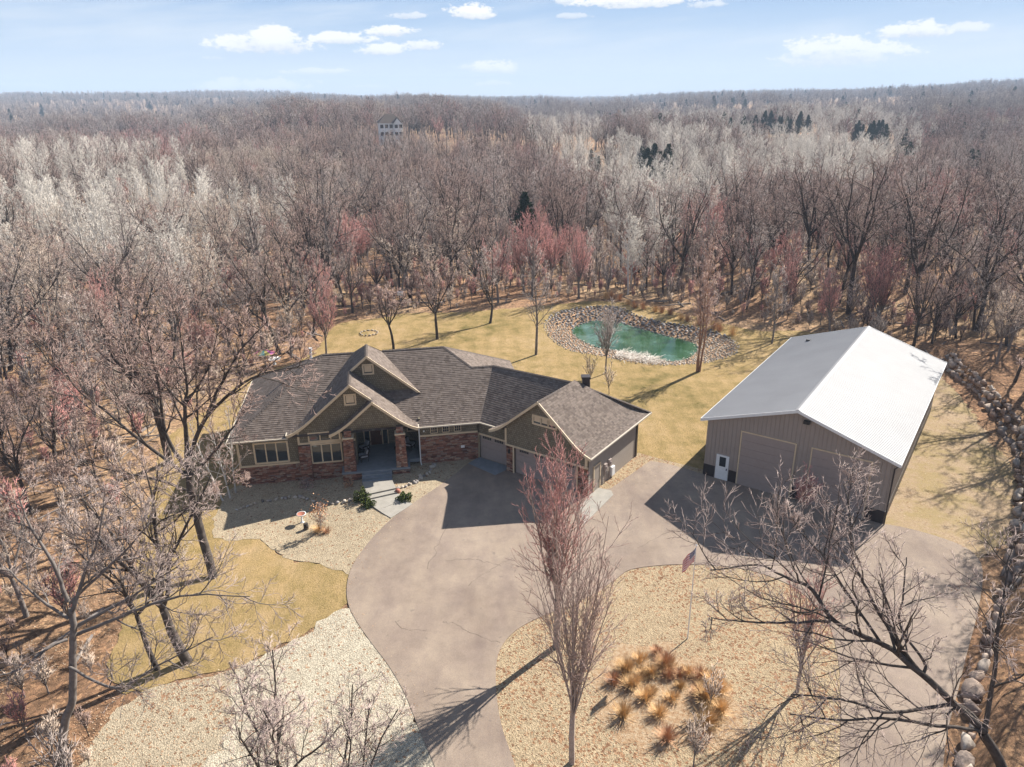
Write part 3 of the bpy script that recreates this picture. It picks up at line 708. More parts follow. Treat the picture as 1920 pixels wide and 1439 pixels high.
# walls
T = .18
wl = MB()
wl.box(HF, -12.15, -7.45, 54.6, 54.6+T, -.8, 3.52); wl.box(HF, -12.15, -12.15+T, 54.8, 68, -.8, 3.5)
wl.box(HF, -12.15, 11, 67.8, 68, -.8, 3.5); wl.box(HF, -7.45, -3.05, 54.42, 54.6, -.8, 3.9)
wl.box(HF, -3.23, -3.05, 54.6, 57.95, 0, 4.2); wl.box(HF, -3.05, 1.95, 57.95, 58.1, .3, 5.2); wl.box(HF, 1.95, 2.1, 54.78, 58.1, 0, 4.)
wl.box(HF, 1.95, 6.72, 54.6, 54.78, -.2, 3.55)
def gable_wall(mb, fr, lt, rt, ztip, b, a0, a1, zb, bottom=None, inset=.14, dd=.12):
    c = (lt+rt)/2; top = []
    xs = sorted({a0, a1, c}|{lt+d for d, _ in PROF if a0 < lt+d < c}|{rt-d for d, _ in PROF if c < rt-d < a1})
    for x in xs: top.append((x, ztip+prof(min(x-lt, rt-x))-inset))
    bot = bottom or [(a0, zb), (a1, zb)]
    ring = bot+top[::-1]
    mb.poly([fr(x, b, z) for x, z in ring]); mb.poly([fr(x, b+dd, z) for x, z in ring][::-1])
    for (x, z), (x2, z2) in zip(bot, bot[1:]): mb.poly([fr(x, b, z), fr(x, b+dd, z), fr(x2, b+dd, z2), fr(x2, b, z2)])
gable_wall(wl, HF, LT, 2*aB-LT, ZG, 54.4, -7.45, 1.2, 3.6)
gable_wall(wl, HF, LT, AR, ZG, 57.55, -7.3, AR-1.0, 4.6)
arch = [(-4.25, 3.86), (-3.1, 3.88)]+[(-1.54+1.56*math.sin(t), 3.90+.44*math.cos(t)) for t in np.linspace(-math.pi/2, math.pi/2, 13)]+[(.8, 3.88), (1.3, 3.84)]
gable_wall(wl, HF, 2*aC-RT, RT, ZG, 53.7, -4.25, 1.3, 3.8, bottom=arch)
gable_wall(wl, GF, GLT, GRT, ZGG, 42.75, -30.8, -23.4, 2.45)
wl.box(GF, -34.6, -30.8, 43.45, 43.6, 2.3, 3.5); wl.box(GF, -30.8, -30.65, 42.9, 43.6, 0, 3.8)
wl.box(GF, -34.95, -34.0, 43.45, 43.6, -.1, 3.5)
wl.each('wall', M['shake'], house, house, uv=True)
sd = MB()
y0 = 42.87
for k in range(17):           # lap siding boards of the garage side, each overlapping the one below
    z0 = .0+k*.2; sd.hexa([GF(-23.4, y0, z0), GF(-23.36, y0, z0), GF(-23.36, 50.7, z0), GF(-23.4, 50.7, z0), GF(-23.4, y0, z0+.2), GF(-23.385, y0, z0+.2), GF(-23.385, 50.7, z0+.2), GF(-23.4, 50.7, z0+.2)])
sd.box(GF, -23.55, -23.4, 42.87, 50.7, -.2, 3.45); sd.box(GF, -30, -23.55, 50.55, 50.7, -.2, 3.4)
sd.build('siding', M['lap'], house, house, label='smooth taupe lap siding on the garage side')
cb = MB(); cb.box(GF, -23.52, -23.3, 50.7, 50.95, -.1, 3.35); cb.build('corner_post', M['wainscot'], house, house)
# garage front below the gable: piers and lintel
pv = MB(); pv.box(GF, -30.8, -30.1, 42.8, 43.0, -.1, 2.45); pv.box(GF, -24.3, -23.4, 42.8, 43.0, -.1, 2.45); pv.box(HF, -12.15, -7.5, 54.56, 54.6, -.8, 1.12)
pv.box(HF, 1.98, 6.7, 54.56, 54.6, -.2, 2.45); pv.box(HF, -7.5, -6.62, 54.15, 54.42, -.8, 2.72); pv.box(HF, -6.62, -3.05, 54.36, 54.42, -.8, 1.0); pv.box(HF, -4.1, -3.12, 54.3, 54.42, 1.0, 2.72)
pv.box(HF, -4.24, 1.0, 53.17, 53.4, -.3, .42)
pv.each('stone_backing', M['mortar'], house, house)
st = MB()
veneer(st, HF(-12.17, 54.56, -.65), HF(-7.5, 54.56, -.65), HF(-7.5, 54.56, 1.12), HF(-12.17, 54.56, 1.12), 1)
veneer(st, HF(1.98, 54.56, -.15), HF(6.72, 54.56, -.15), HF(6.72, 54.56, 2.45), HF(1.98, 54.56, 2.45), 2)
veneer(st, GF(-34.85, 43.43, -.1), GF(-34.1, 43.43, -.1), GF(-34.1, 43.43, 2.2), GF(-34.85, 43.43, 2.2), 12)
veneer(st, HF(-7.5, 54.15, -.7), HF(-6.62, 54.15, -.7), HF(-6.62, 54.15, 2.72), HF(-7.5, 54.15, 2.72), 3, ln=(.18, .35))
veneer(st, HF(-7.5, 54.42, -.7), HF(-7.5, 54.15, -.7), HF(-7.5, 54.15, 2.72), HF(-7.5, 54.42, 2.72), 13, ln=(.18, .35))
veneer(st, HF(-6.62, 54.15, -.7), HF(-6.62, 54.42, -.7), HF(-6.62, 54.42, 2.72), HF(-6.62, 54.15, 2.72), 14, ln=(.18, .35))
veneer(st, HF(-6.62, 54.36, -.65), HF(-4.2, 54.36, -.65), HF(-4.2, 54.36, 1.0), HF(-6.62, 54.36, 1.0), 4)
veneer(st, GF(-30.8, 42.8, -.1), GF(-30.1, 42.8, -.1), GF(-30.1, 42.8, 2.4), GF(-30.8, 42.8, 2.4), 5, ln=(.2, .4))
veneer(st, GF(-30.8, 43.4, -.1), GF(-30.8, 42.8, -.1), GF(-30.8, 42.8, 2.4), GF(-30.8, 43.4, 2.4), 6, ln=(.2, .4))
veneer(st, GF(-24.3, 42.8, -.1), GF(-23.4, 42.8, -.1), GF(-23.4, 42.8, 2.4), GF(-24.3, 42.8, 2.4), 7, ln=(.2, .4))
veneer(st, HF(-4.24, 53.17, -.15), HF(1.0, 53.17, -.15), HF(1.0, 53.17, .42), HF(-4.24, 53.17, .42), 8, holes=[(1.5, 3.8, -1, 1)])
veneer(st, HF(1.0, 53.17, -.15), HF(1.0, 54.4, -.15), HF(1.0, 54.4, .42), HF(1.0, 53.17, .42), 9)
st.build('stone_veneer', M['veneer'], house, house, kind='stuff', label='reddish brown ledge stones on the lower walls')
for k, (a0, a1, t0, t1) in enumerate(((-4.08, -3.18, -3.96, -3.24), (.0, .86, .06, .76))):       # tapered stone porch columns
    cm = MB(); b0, b1, c0, c1_ = 53.25, 54.12, 53.33, 54.04
    cm.hexa([HF(a0, b0, .5), HF(a1, b0, .5), HF(a1, b1, .5), HF(a0, b1, .5), HF(t0, c0, 3.38), HF(t1, c0, 3.38), HF(t1, c1_, 3.38), HF(t0, c1_, 3.38)])
    cm.box(HF, t0+.08, t1-.08, c0+.1, c1_-.1, 3.38, 4.05)
    co = cm.build('column', M['mortar'], house, house)
    cs = MB()
    for i, q in enumerate((((a0, b0), (a1, b0), (t1, c0), (t0, c0)), ((a1, b0), (a1, b1), (t1, c1_), (t1, c0)), ((a0, b1), (a0, b0), (t0, c0), (t0, c1_)))):
        veneer(cs, HF(*q[0], .57), HF(*q[1], .57), HF(*q[2], 3.36), HF(*q[3], 3.36), 20+k*4+i, ln=(.16, .36))
    veneer(cs, HF(t0+.08, c0+.1, 3.5), HF(t1-.08, c0+.1, 3.5), HF(t1-.08, c0+.1, 4.0), HF(t0+.08, c0+.1, 4.0), 30+k, ln=(.15, .3))
    sub(cs, 'stone', M['veneer'], co, kind='stuff')
    cc_ = MB(); cc_.box(HF, t0-.07, t1+.07, c0-.07, c1_+.07, 3.38, 3.47); sub(cc_, 'cap', M['trim'], co)
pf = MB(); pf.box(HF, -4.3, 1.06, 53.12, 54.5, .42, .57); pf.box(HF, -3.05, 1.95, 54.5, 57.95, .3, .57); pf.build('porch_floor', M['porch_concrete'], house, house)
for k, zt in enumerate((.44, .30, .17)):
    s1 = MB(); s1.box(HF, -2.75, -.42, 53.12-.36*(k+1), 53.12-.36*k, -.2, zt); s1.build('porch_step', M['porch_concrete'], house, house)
# trim boards
tr = MB()
tr.box(HF, -12.15, -7.48, 54.5, 54.58, 1.1, 1.24); tr.box(HF, -12.17, -12.0, 54.55, 54.6, 1.24, 3.45)
tr.box(HF, -7.52, -7.36, 54.36, 54.4, 2.9, 3.95); tr.box(HF, -7.52, -3.1, 54.33, 54.4, 2.74, 2.9)
tr.box(HF, 1.96, 6.72, 54.5, 54.58, 2.48, 2.62); tr.box(GF, -34.75, -30.85, 43.36, 43.44, 2.2, 2.36)
tr.box(GF, -34.12, -33.98, 43.38, 43.44, -.05, 2.2)
tr.box(GF, -30.85, -23.35, 42.66, 42.74, 2.38, 2.52); tr.box(GF, -30.86, -30.7, 42.68, 42.74, 2.52, 3.85)
tr.box(GF, -30.13, -30.02, 42.7, 42.78, 0, 2.38); tr.box(GF, -24.35, -24.24, 42.7, 42.78, 0, 2.38); tr.box(GF, -23.62, -23.42, 42.68, 42.74, 2.52, 3.6)
tr.box(HF, -4.28, -4.16, 53.66, 53.7, 3.3, 3.95)
tr.each('trim_board', M['trim'], house, house)
dsp = MB(); dsp.tube([HF(1.95, 53.95, 3.42), HF(1.95, 54.42, 3.15), HF(1.95, 54.45, .25), HF(2.0, 54.2, .12)], .05, 8); dsp.build('downspout', M['white'], house, house)
wlt = MB(); wlt.box(HF, 2.28, 2.4, 54.5, 54.58, 2.9, 3.02); wlt.box(HF, 5.3, 5.6, 54.5, 54.53, 1.2, 1.42); wlt.each('outlet_cover', M['white'], house, house)
def window(fr, a0, a1, b, z0, z1, n=1, tw=.13, grid=0, root=None, blind=None):
    root = root or house
    f = MB(); d0, d1 = b-.07, b+.02
    f.box(fr, a0-tw, a0, d0, d1, z0-tw, z1+tw); f.box(fr, a1, a1+tw, d0, d1, z0-tw, z1+tw)
    f.box(fr, a0, a1, d0, d1, z1, z1+tw); f.box(fr, a0-.0, a1, d0-.03, d1, z0-tw, z0)
    for k in range(1, n):
        x = a0+(a1-a0)*k/n; f.box(fr, x-.045, x+.045, b-.06, b+.01, z0, z1)
    fo = f.build('window', M['trim'], root, root)
    for k in range(n):
        x0, x1 = a0+(a1-a0)*k/n+(.045 if k else 0), a0+(a1-a0)*(k+1)/n-(.045 if k < n-1 else 0)
        g = MB(); g.box(fr, x0, x1, b-.03, b-.012, z0, z1); o = g.build('pane', M['glass'], None, root); o.parent = fo
        if grid:
            q = MB()
            for j in range(1, grid): xx = x0+(x1-x0)*j/grid; q.box(fr, xx-.012, xx+.012, b-.04, b-.03, z0, z1)
            zz = (z0+z1)/2; q.box(fr, x0, x1, b-.041, b-.031, zz-.012, zz+.012); o = q.build('muntin', M['trim'], None, root); o.parent = fo
        if blind:
            q = MB(); q.box(fr, x0+.04, x1-.04, b-.034, b-.03, z0+(z1-z0)*(1-blind), z1-.02); o = q.build('blind', M['trim'], None, root); o.parent = fo
    return fo
window(HF, -10.82, -8.42, 54.6, 1.42, 3.0, 3)
window(HF, -6.6, -4.15, 54.4, 3.02, 3.62, 3, tw=.1); window(HF, -6.5, -4.28, 54.4, 1.12, 2.62, 3, tw=.1)
window(HF, -3.55, -2.87, 54.4, 5.92, 6.6, 1, tw=.13, blind=.9); window(HF, -2.07, -1.4, 57.55, 7.2, 7.85, 1, tw=.13, blind=.85)
for a in (2.92, 3.88, 4.84): window(HF, a, a+.48, 54.6, 2.75, 3.2, 1, tw=.05, grid=3)
window(GF, -28.15, -26.2, 42.75, 4.98, 5.5, 3, tw=.14, blind=.75)
window(HF, 1.0+.15, 1.8, 57.95, 1.6, 2.6, 1, tw=.1)
# entrance: timber door with two sidelights and a wreath
M['wood'] = plain('stained_wood', (.13, .045, .02), .3, 5, .35, .5)
dr = MB(); dr.box(HF, -2.02, -1.08, 57.86, 57.92, .57, 2.75)
for i in range(2):
    for j in range(3): dr.box(HF, -1.94+i*.45, -1.61+i*.45, 57.83, 57.86, .72+j*.66, 1.26+j*.66)
do = dr.build('front_door', M['wood'], house, house)
hd = MB(); hd.box(HF, -1.17, -1.12, 57.79, 57.86, 1.45, 1.75); sub(hd, 'handle', M['trim'], do)
for a0, a1 in ((-2.5, -2.1), (-1.0, -.6)):
    q = MB(); q.box(HF, a0, a1, 57.88, 57.93, .62, 2.75); q.build('sidelight', M['glass'], house, house)
    q = MB()
q = MB()
for a in (-2.58, -2.1, -1.06, -.6): q.box(HF, a, a+.08, 57.83, 57.94, .57, 2.8)
q.box(HF, -2.58, -.52, 57.83, 57.94, 2.75, 2.88); q.build('door_frame', M['trim'], house, house)
wr = MB(); rr_ = random.Random(5)
for k in range(90):
    t = rr_.uniform(0, 2*math.pi); r_ = .24+rr_.uniform(-.06, .06); a, z = -1.55+r_*math.cos(t), 2.35+r_*math.sin(t); b = 57.80+rr_.uniform(-.05, .04)
    wr.poly([HF(a, b, z), HF(a+rr_.uniform(-.1, .1), b-.04, z+rr_.uniform(-.1, .1)), HF(a+rr_.uniform(-.1, .1), b, z+rr_.uniform(-.1, .1))])
o = wr.build('door_wreath', M['shrub_green']); tag(o, 'round evergreen wreath hanging on the front door', 'wreath')
def garage_door(fr, a0, a1, b, z1, groups):
    d = MB(); d.box(fr, a0, a1, b, b+.06, 0, z1); do = d.build('garage_door', M['gdoor'], house, house); n = 4
    for k in range(n):
        q = MB(); z0 = z1*k/n; q.box(fr, a0+.01, a1-.01, b-.03, b-.002, z0+.012, z1*(k+1)/n-.012)
        m_ = int((a1-a0)/.62)
        for i in range(m_):
            x0 = a0+(a1-a0)*i/m_; x1 = a0+(a1-a0)*(i+1)/m_
            if k < n-1: q.box(fr, x0+.07, x1-.07, b-.042, b-.03, z0+.09, z1*(k+1)/n-.09)
        sub(q, 'door_panel', M['gdoor'], do)
    for x in groups:
        for j in range(5):
            for s in (0, 1):
                q = MB(); q.box(fr, x+j*.175, x+j*.175+.13, b-.045, b-.03, z1-.34+s*.14, z1-.22+s*.14); sub(q, 'pane', M['black'], do)
garage_door(GF, -33.98, -31.0, 43.58, 2.2, (-33.7, -32.5)); garage_door(GF, -30.02, -24.35, 42.95, 2.36, (-29.6, -28.2, -26.8, -25.5))
for x in (-30.45, -34.45):
    q = MB(); b = 42.7 if x > -31 else 43.35; q.box(GF, x-.07, x+.07, b-.1, b, 1.75, 2.1); q.build('wall_lamp', M['black'], house, house)
# side door and utility meters on the garage side
q = MB(); q.box(GF, -23.36, -23.31, 43.62, 44.5, .05, 2.15); so = q.build('side_door', M['lap'], house, house)
q = MB()
for b in (43.52, 44.5): q.box(GF, -23.36, -23.28, b, b+.12, .05, 2.27)
q.box(GF, -23.36, -23.28, 43.64, 44.5, 2.15, 2.27); sub(q, 'door_frame', M['trim'], so)
for k, (b, z0, z1, w_) in enumerate(((45.15, 1.15, 1.75, .34), (45.85, 1.3, 1.85, .38), (46.35, .25, 1.0, .45))):
    q = MB(); q.box(GF, -23.36, -23.18, b, b+w_, z0, z1); q.tube([GF(-23.3, b+w_/2, -.05), GF(-23.3, b+w_/2, z0)], .035, 8)
    if k < 2: q.tube([GF(-23.18, b+w_/2, (z0+z1)/2), GF(-23.1, b+w_/2, (z0+z1)/2)], .12, 10)
    q.build('utility_meter', M['gdoor'] if k < 2 else M['white'], house, house)
# walkway and lower steps
def c6(x, y): return (540+x/6, 860+y/6)
def slab(name, pts, z0, z1, m_, kind=None):
    q = MB(); n = len(pts); q.poly([(*p, z1) for p in pts]); 
    for i in range(n): a, b = pts[i], pts[(i+1) % n]; q.poly([(*a, z0), (*b, z0), (*b, z1), (*a, z1)])
    o = q.build(name, m_)
    if kind: o['kind'] = kind
    return o
slab('walkway', [at2(*c6(*p), .30) for p in ((838, 262), (885, 402), (1214, 332), (1172, 240))], -.2, .30, M['concrete'], 'structure')
slab('walkway_step', [at2(*c6(*p), .20) for p in ((888, 418), (905, 452), (1232, 378), (1216, 346))], -.2, .2, M['concrete'], 'structure')
slab('front_walk', [at2(*c6(*p), .10) for p in ((908, 466), (955, 536), (1060, 610), (1158, 668), (1400, 512), (1250, 402), (1234, 392))], -.1, .10, M['concrete'], 'structure')
ck = MB(); a_, b_ = at(*c6(1068, 558), .104), at(*c6(1290, 470), .104); ck.bar(a_, b_, .02, .003); ck.build('walk_joint', M['crack'], kind='structure')
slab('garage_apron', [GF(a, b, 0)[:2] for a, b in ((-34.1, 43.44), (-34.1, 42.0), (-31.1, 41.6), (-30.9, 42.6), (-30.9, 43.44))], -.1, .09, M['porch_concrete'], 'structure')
slab('side_door_pad', [at2(*p) for p in ((1086, 950), (1118, 916), (1146, 922), (1150, 930), (1095, 985))], -.1, .10, M['concrete'], 'structure')
# ------------------------------------------------------------------ the pole barn
bl = BF(0, 0, 0); barn = empty('pole_barn', (bl[0], bl[1], 0), R(-35.195), 'large taupe metal pole barn with a bright metal roof and two overhead doors', 'barn')
BW, BL_, EZ, RZ = 13.04, 23.71, 5.05, 7.23; BS = (RZ-EZ)/(BW/2); OV, OG = .45, .35
wm = MB()
OPEN = [(.93, 1.97, 0, 2.14), (2.72, 6.6, 0, 4.46), (7.81, 11.69, 0, 4.46)]
def bz(s): return EZ+min(s, BW-s)*BS-.03
wm.poly([BF(0, 0, -.1), BF(BW, 0, -.1), BF(BW, 0, bz(BW)), BF(BW/2, 0, RZ-.03), BF(0, 0, bz(0))])
wm.poly([BF(0, BL_, -.1), BF(BW, BL_, -.1), BF(BW, BL_, bz(BW)), BF(BW/2, BL_, RZ-.03), BF(0, BL_, bz(0))])
wm.poly([BF(0, 0, -.1), BF(0, BL_, -.1), BF(0, BL_, EZ), BF(0, 0, EZ)]); wm.poly([BF(BW, 0, -.1), BF(BW, BL_, -.1), BF(BW, BL_, EZ), BF(BW, 0, EZ)])
wall_b = wm.build('wall', M['metal_wall'], barn, barn)
def bsub(mb, name, m_, part, **k): o = mb.build(name, m_, None, barn, **k); o.parent = part; return o
rb = MB()
s = .12
while s < BW-.05:                      # raised ribs of the siding sheets
    z0 = 1.06
    for a, b_, c, d in OPEN:
        if a-.12 < s < b_+.12: z0 = max(z0, d+.14)
    rb.hexa([BF(s-.03, 0, z0), BF(s+.03, 0, z0), BF(s+.03, 0, bz(s)), BF(s-.03, 0, bz(s)), BF(s-.012, -.028, z0), BF(s+.012, -.028, z0), BF(s+.012, -.028, bz(s)), BF(s-.012, -.028, bz(s))])
    s += .305
s = .15
while s < BL_:
    rb.hexa([BF(BW, s-.03, 1.06), BF(BW, s+.03, 1.06), BF(BW, s+.03, EZ), BF(BW, s-.03, EZ), BF(BW+.028, s-.012, 1.06), BF(BW+.028, s+.012, 1.06), BF(BW+.028, s+.012, EZ), BF(BW+.028, s-.012, EZ)])
    s += .305
bsub(rb, 'siding_rib', M['metal_wall'], wall_b, kind='stuff')
wn = MB()
for a, b_ in ((-.0, .88), (2.0, 2.6), (6.7, 7.7), (11.8, BW)): wn.box(BF, a, b_, -.03, -.004, -.05, 1.04)
wn.box(BF, BW+.004, BW+.03, 0, BL_, -.05, 1.04); wn.box(BF, -.03, -.004, 0, BL_, -.05, 1.04)
wn.each('wainscot', M['wainscot'], barn, barn)
for sgn, lbl in ((1, 'grey side of the metal roof'), (-1, 'glaring sunlit side of the metal roof')):
    q = MB(); e = -OV if sgn > 0 else BW+OV; rx = BW/2; nz_ = EZ-OV*BS
    q.hexa([BF(e, -OG, nz_-.05), BF(rx, -OG, RZ-.05), BF(rx, BL_+OG, RZ-.05), BF(e, BL_+OG, nz_-.05), BF(e, -OG, nz_), BF(rx, -OG, RZ), BF(rx, BL_+OG, RZ), BF(e, BL_+OG, nz_)])
    ro = q.build('roof', M['barn_roof'], barn, barn, label=lbl)
    rbm = MB(); t = -OG+.08
    while t < BL_+OG:
        rbm.hexa([BF(e, t-.035, nz_), BF(rx, t-.035, RZ), BF(rx, t+.035, RZ), BF(e, t+.035, nz_), BF(e, t-.012, nz_+.022), BF(rx, t-.012, RZ+.022), BF(rx, t+.012, RZ+.022), BF(e, t+.012, nz_+.022)])
        t += .2286
    bsub(rbm, 'roof_rib', M['barn_roof'], ro, kind='stuff')
q = MB()
q.hexa([BF(BW/2-.22, -OG-.02, RZ-.05), BF(BW/2+.22, -OG-.02, RZ-.05), BF(BW/2+.22, BL_+OG+.02, RZ-.05), BF(BW/2-.22, BL_+OG+.02, RZ-.05), BF(BW/2-.03, -OG-.02, RZ+.06), BF(BW/2+.03, -OG-.02, RZ+.06), BF(BW/2+.03, BL_+OG+.02, RZ+.06), BF(BW/2-.03, BL_+OG+.02, RZ+.06)])
q.build('ridge_flashing', M['barn_roof'], barn, barn)
q = MB(); ez_ = EZ-OV*BS
for e, sg in ((-OV, 1), (BW+OV, -1)):
    for t in (-OG-.03, BL_+OG):
        q.hexa([BF(e, t, ez_-.2), BF(BW/2, t, RZ-.2), BF(BW/2, t+.03, RZ-.2), BF(e, t+.03, ez_-.2), BF(e, t, ez_+.03), BF(BW/2, t, RZ+.03), BF(BW/2, t+.03, RZ+.03), BF(e, t+.03, ez_+.03)])
    q.box(BF, e-.03 if sg > 0 else e, e if sg > 0 else e+.03, -OG, BL_+OG, ez_-.18, ez_+.02)
q.each('fascia', M['white'], barn, barn)
q = MB()
for a, b_, c, d in OPEN[1:]:
    q.box(BF, a-.1, a, -.07, -.002, 0, d+.1); q.box(BF, b_, b_+.1, -.07, -.002, 0, d+.1); q.box(BF, a, b_, -.07, -.002, d, d+.1)
q.each('door_trim', M['trim'], barn, barn)
for a, b_, c, d in OPEN[1:]:
    g = MB(); g.box(BF, a, b_, -.02, -.003, .0, d); go = g.build('overhead_door', M['gdoor'], barn, barn)
    for k in range(7):
        g = MB(); z0 = d*k/7; g.box(BF, a+.01, b_-.01, -.045, -.022, z0+.012, d*(k+1)/7-.012); bsub(g, 'door_panel', M['gdoor'], go)
g = MB(); g.box(BF, .95, 1.95, -.06, -.003, .02, 2.14); go = g.build('entry_door', M['white'], barn, barn)
g = MB(); g.box(BF, 1.22, 1.72, -.075, -.062, 1.2, 2.0); bsub(g, 'pane', M['glass'], go)
g = MB(); g.box(BF, 1.80, 1.86, -.12, -.06, .95, 1.1); bsub(g, 'handle', M['black'], go)
g = MB(); g.box(BF, 6.95, 7.38, -.3, -.04, 6.28, 6.5); g.build('wall_lamp', M['black'], barn, barn)
vt = at(1518, 637, 6.2); g = MB(); g.box(lambda a, b, z: BF(a, b, z), 1.6, 1.95, 21.3, 21.6, 5.5, 5.8); g.build('roof_vent', M['black'], barn, barn)
g = MB(); g.tube([BF(BW+OV-.05, -.1, ez_-.1), BF(BW+.1, -.08, ez_-.5), BF(BW+.1, -.08, .1)], .05, 8); g.build('downspout', M['wainscot'], barn, barn)
# ------------------------------------------------------------------ stones
def ico(sub=1):
    import bmesh
    bm = bmesh.new(); bmesh.ops.create_icosphere(bm, subdivisions=sub, radius=1.)
    V = np.array([v.co[:] for v in bm.verts]); F = np.array([[v.index for v in f.verts] for f in bm.faces]); bm.free(); return V, F
I1, I2 = ico(1), ico(2)
def rock_mesh(seed, sub=1, flatten=.7, name='stone', material=None, smooth=True):
    r_ = np.random.default_rng(seed); V, F = (I1 if sub == 1 else I2)
    V = V.copy(); V *= (1+r_.normal(0, .13 if sub == 1 else .1, (len(V), 1)))
    for _ in range(7):            # planar facets knocked off the stone
        n = r_.normal(size=3); n /= np.linalg.norm(n); d = V@n; k = d > .52; V[k] -= np.outer(d[k]-.52, n)
    V *= np.array([1, r_.uniform(.62, .9), flatten*r_.uniform(.8, 1.1)])
    return np_mesh(name, V, F, material, smooth=False)
def riprap():
    root = empty('stone_riprap', (*POND_OUT.mean(0), 0), 0, 'pale and grey riprap stones banking the green pond', 'stone bank')
    lo, hi = POND_OUT.min(0), POND_OUT.max(0); r_ = np.random.default_rng(5)
    P = r_.uniform(lo-.5, hi+.5, (16000, 2)); far = P[:, 1] > np.interp(P[:, 0], [lo[0], hi[0]], [(lo[1]+hi[1])/2+5, (lo[1]+hi[1])/2-2.5])
    k = inpoly(P[:, 0], P[:, 1], POND_OUT) | (polydist(P[:, 0], P[:, 1], POND_OUT) < .35)
    k &= ~(inpoly(P[:, 0], P[:, 1], POND_W) & (polydist(P[:, 0], P[:, 1], POND_W) > .12)); P, far = P[k], far[k]
    size = np.where(far, r_.uniform(.13, .36, len(P)), r_.uniform(.09, .23, len(P)))
    keep = []; cell = {}
    for i in np.argsort(-size*(1-.2*r_.random(len(P)))):       # stones touch but do not stack through each other
        cx, cy = int(P[i, 0]/.5), int(P[i, 1]/.5); ok = True
        for a in (-1, 0, 1):
            for b in (-1, 0, 1):
                for j in cell.get((cx+a, cy+b), ()):
                    if np.hypot(*(P[i]-P[j])) < .72*(size[i]+size[j]): ok = False; break
        if ok: keep.append(i); cell.setdefault((cx, cy), []).append(i)
    keep = sorted(keep, key=lambda i: -size[i]/P[i, 1])
    Z = terr(P[:, 0], P[:, 1])
    pale = [rock_mesh(100+i, 1, material=M['rock_pale']) for i in range(8)]; grey = [rock_mesh(200+i, 1, material=M['rock_grey']) for i in range(8)]
    c0 = root.location
    for n, i in enumerate(keep[:300]):
        o = bpy.data.objects.new('stone', (grey if far[i] else pale)[n % 8]); COL.objects.link(o); o.parent = root
        o.location = (P[i, 0]-c0[0], P[i, 1]-c0[1], Z[i]+size[i]*.2); o.scale = [size[i]]*3; o.rotation_euler = (r_.uniform(-.3, .3), r_.uniform(-.3, .3), r_.uniform(0, 6.3))
    for fl, ms, nm in ((False, pale, 'pale'), (True, grey, 'grey')):
        Vs, Fs, Cs = [], [], []; n0 = 0
        base = [(np.array([v.co[:] for v in m_.vertices]), np.array([p.vertices[:] for p in m_.polygons])) for m_ in ms]
        for n, i in enumerate(keep[300:]):
            if bool(far[i]) != fl: continue
            V, F = base[n % 8]; t = r_.uniform(0, 6.3); c, s = math.cos(t), math.sin(t)
            Vs.append(V@np.array([[c, s, 0], [-s, c, 0], [0, 0, 1]])*size[i]+[P[i, 0]-c0[0], P[i, 1]-c0[1], Z[i]+size[i]*.2]); Fs.append(F+n0); n0 += len(V); Cs.append(np.full(len(F), r_.random()))
        if Vs:
            o = link('small_stones', np_mesh('small_stones', np.vstack(Vs), np.vstack(Fs), ms[0].materials[0], col=np.concatenate(Cs)), root); o['kind'] = 'stuff'
riprap()
def boulder_wall():
    root = empty('boulder_wall', (38, 50, 0), 0, 'curving dry-laid retaining wall of big rounded boulders right of the barn', 'retaining wall')
    r_ = np.random.default_rng(9); ms = [rock_mesh(300+i, 2, .8, 'boulder', M['rock_wall']) for i in range(12)]
    pl = smoothloop(WALLP, 12, False); seg = np.hypot(*np.diff(pl, axis=0).T); cum = np.concatenate([[0], np.cumsum(seg)]); L = cum[-1]
    n = 0
    for row, (off, zz, sz) in enumerate(((0., .34, .56), (.45, .9, .50), (.8, 1.3, .42))):
        s = r_.uniform(0, .5)
        while s < L:
            x = np.interp(s, cum, pl[:, 0]); y = np.interp(s, cum, pl[:, 1]); x2 = np.interp(s+.3, cum, pl[:, 0]); y2 = np.interp(s+.3, cum, pl[:, 1])
            d = np.array([x2-x, y2-y]); d /= np.hypot(*d)+1e-9; nn = np.array([-d[1], d[0]])       # towards the high side
            size = sz*r_.choice([.55, .75, .95, 1.2, 1.35])*r_.uniform(.85, 1.1); fade = float(S(np.array((84-y)/8)))
            if n < 300 and fade > .2 and not (row == 2 and y < 50) and not (row == 1 and y < 36):
                o = bpy.data.objects.new('boulder', ms[n % 12]); COL.objects.link(o); o.parent = root; n += 1
                q = nn*off*1.; o.location = (x+q[0]-38+r_.normal(0, .1), y+q[1]-50+r_.normal(0, .1), (zz-.16)*fade+r_.normal(0, .07)); o.scale = (size*1.05, size*.9, size*.78)
                o.rotation_euler = (r_.uniform(-.25, .25), r_.uniform(-.25, .25), math.atan2(d[1], d[0])+r_.uniform(-.3, .3))
            s += size*1.55
boulder_wall()
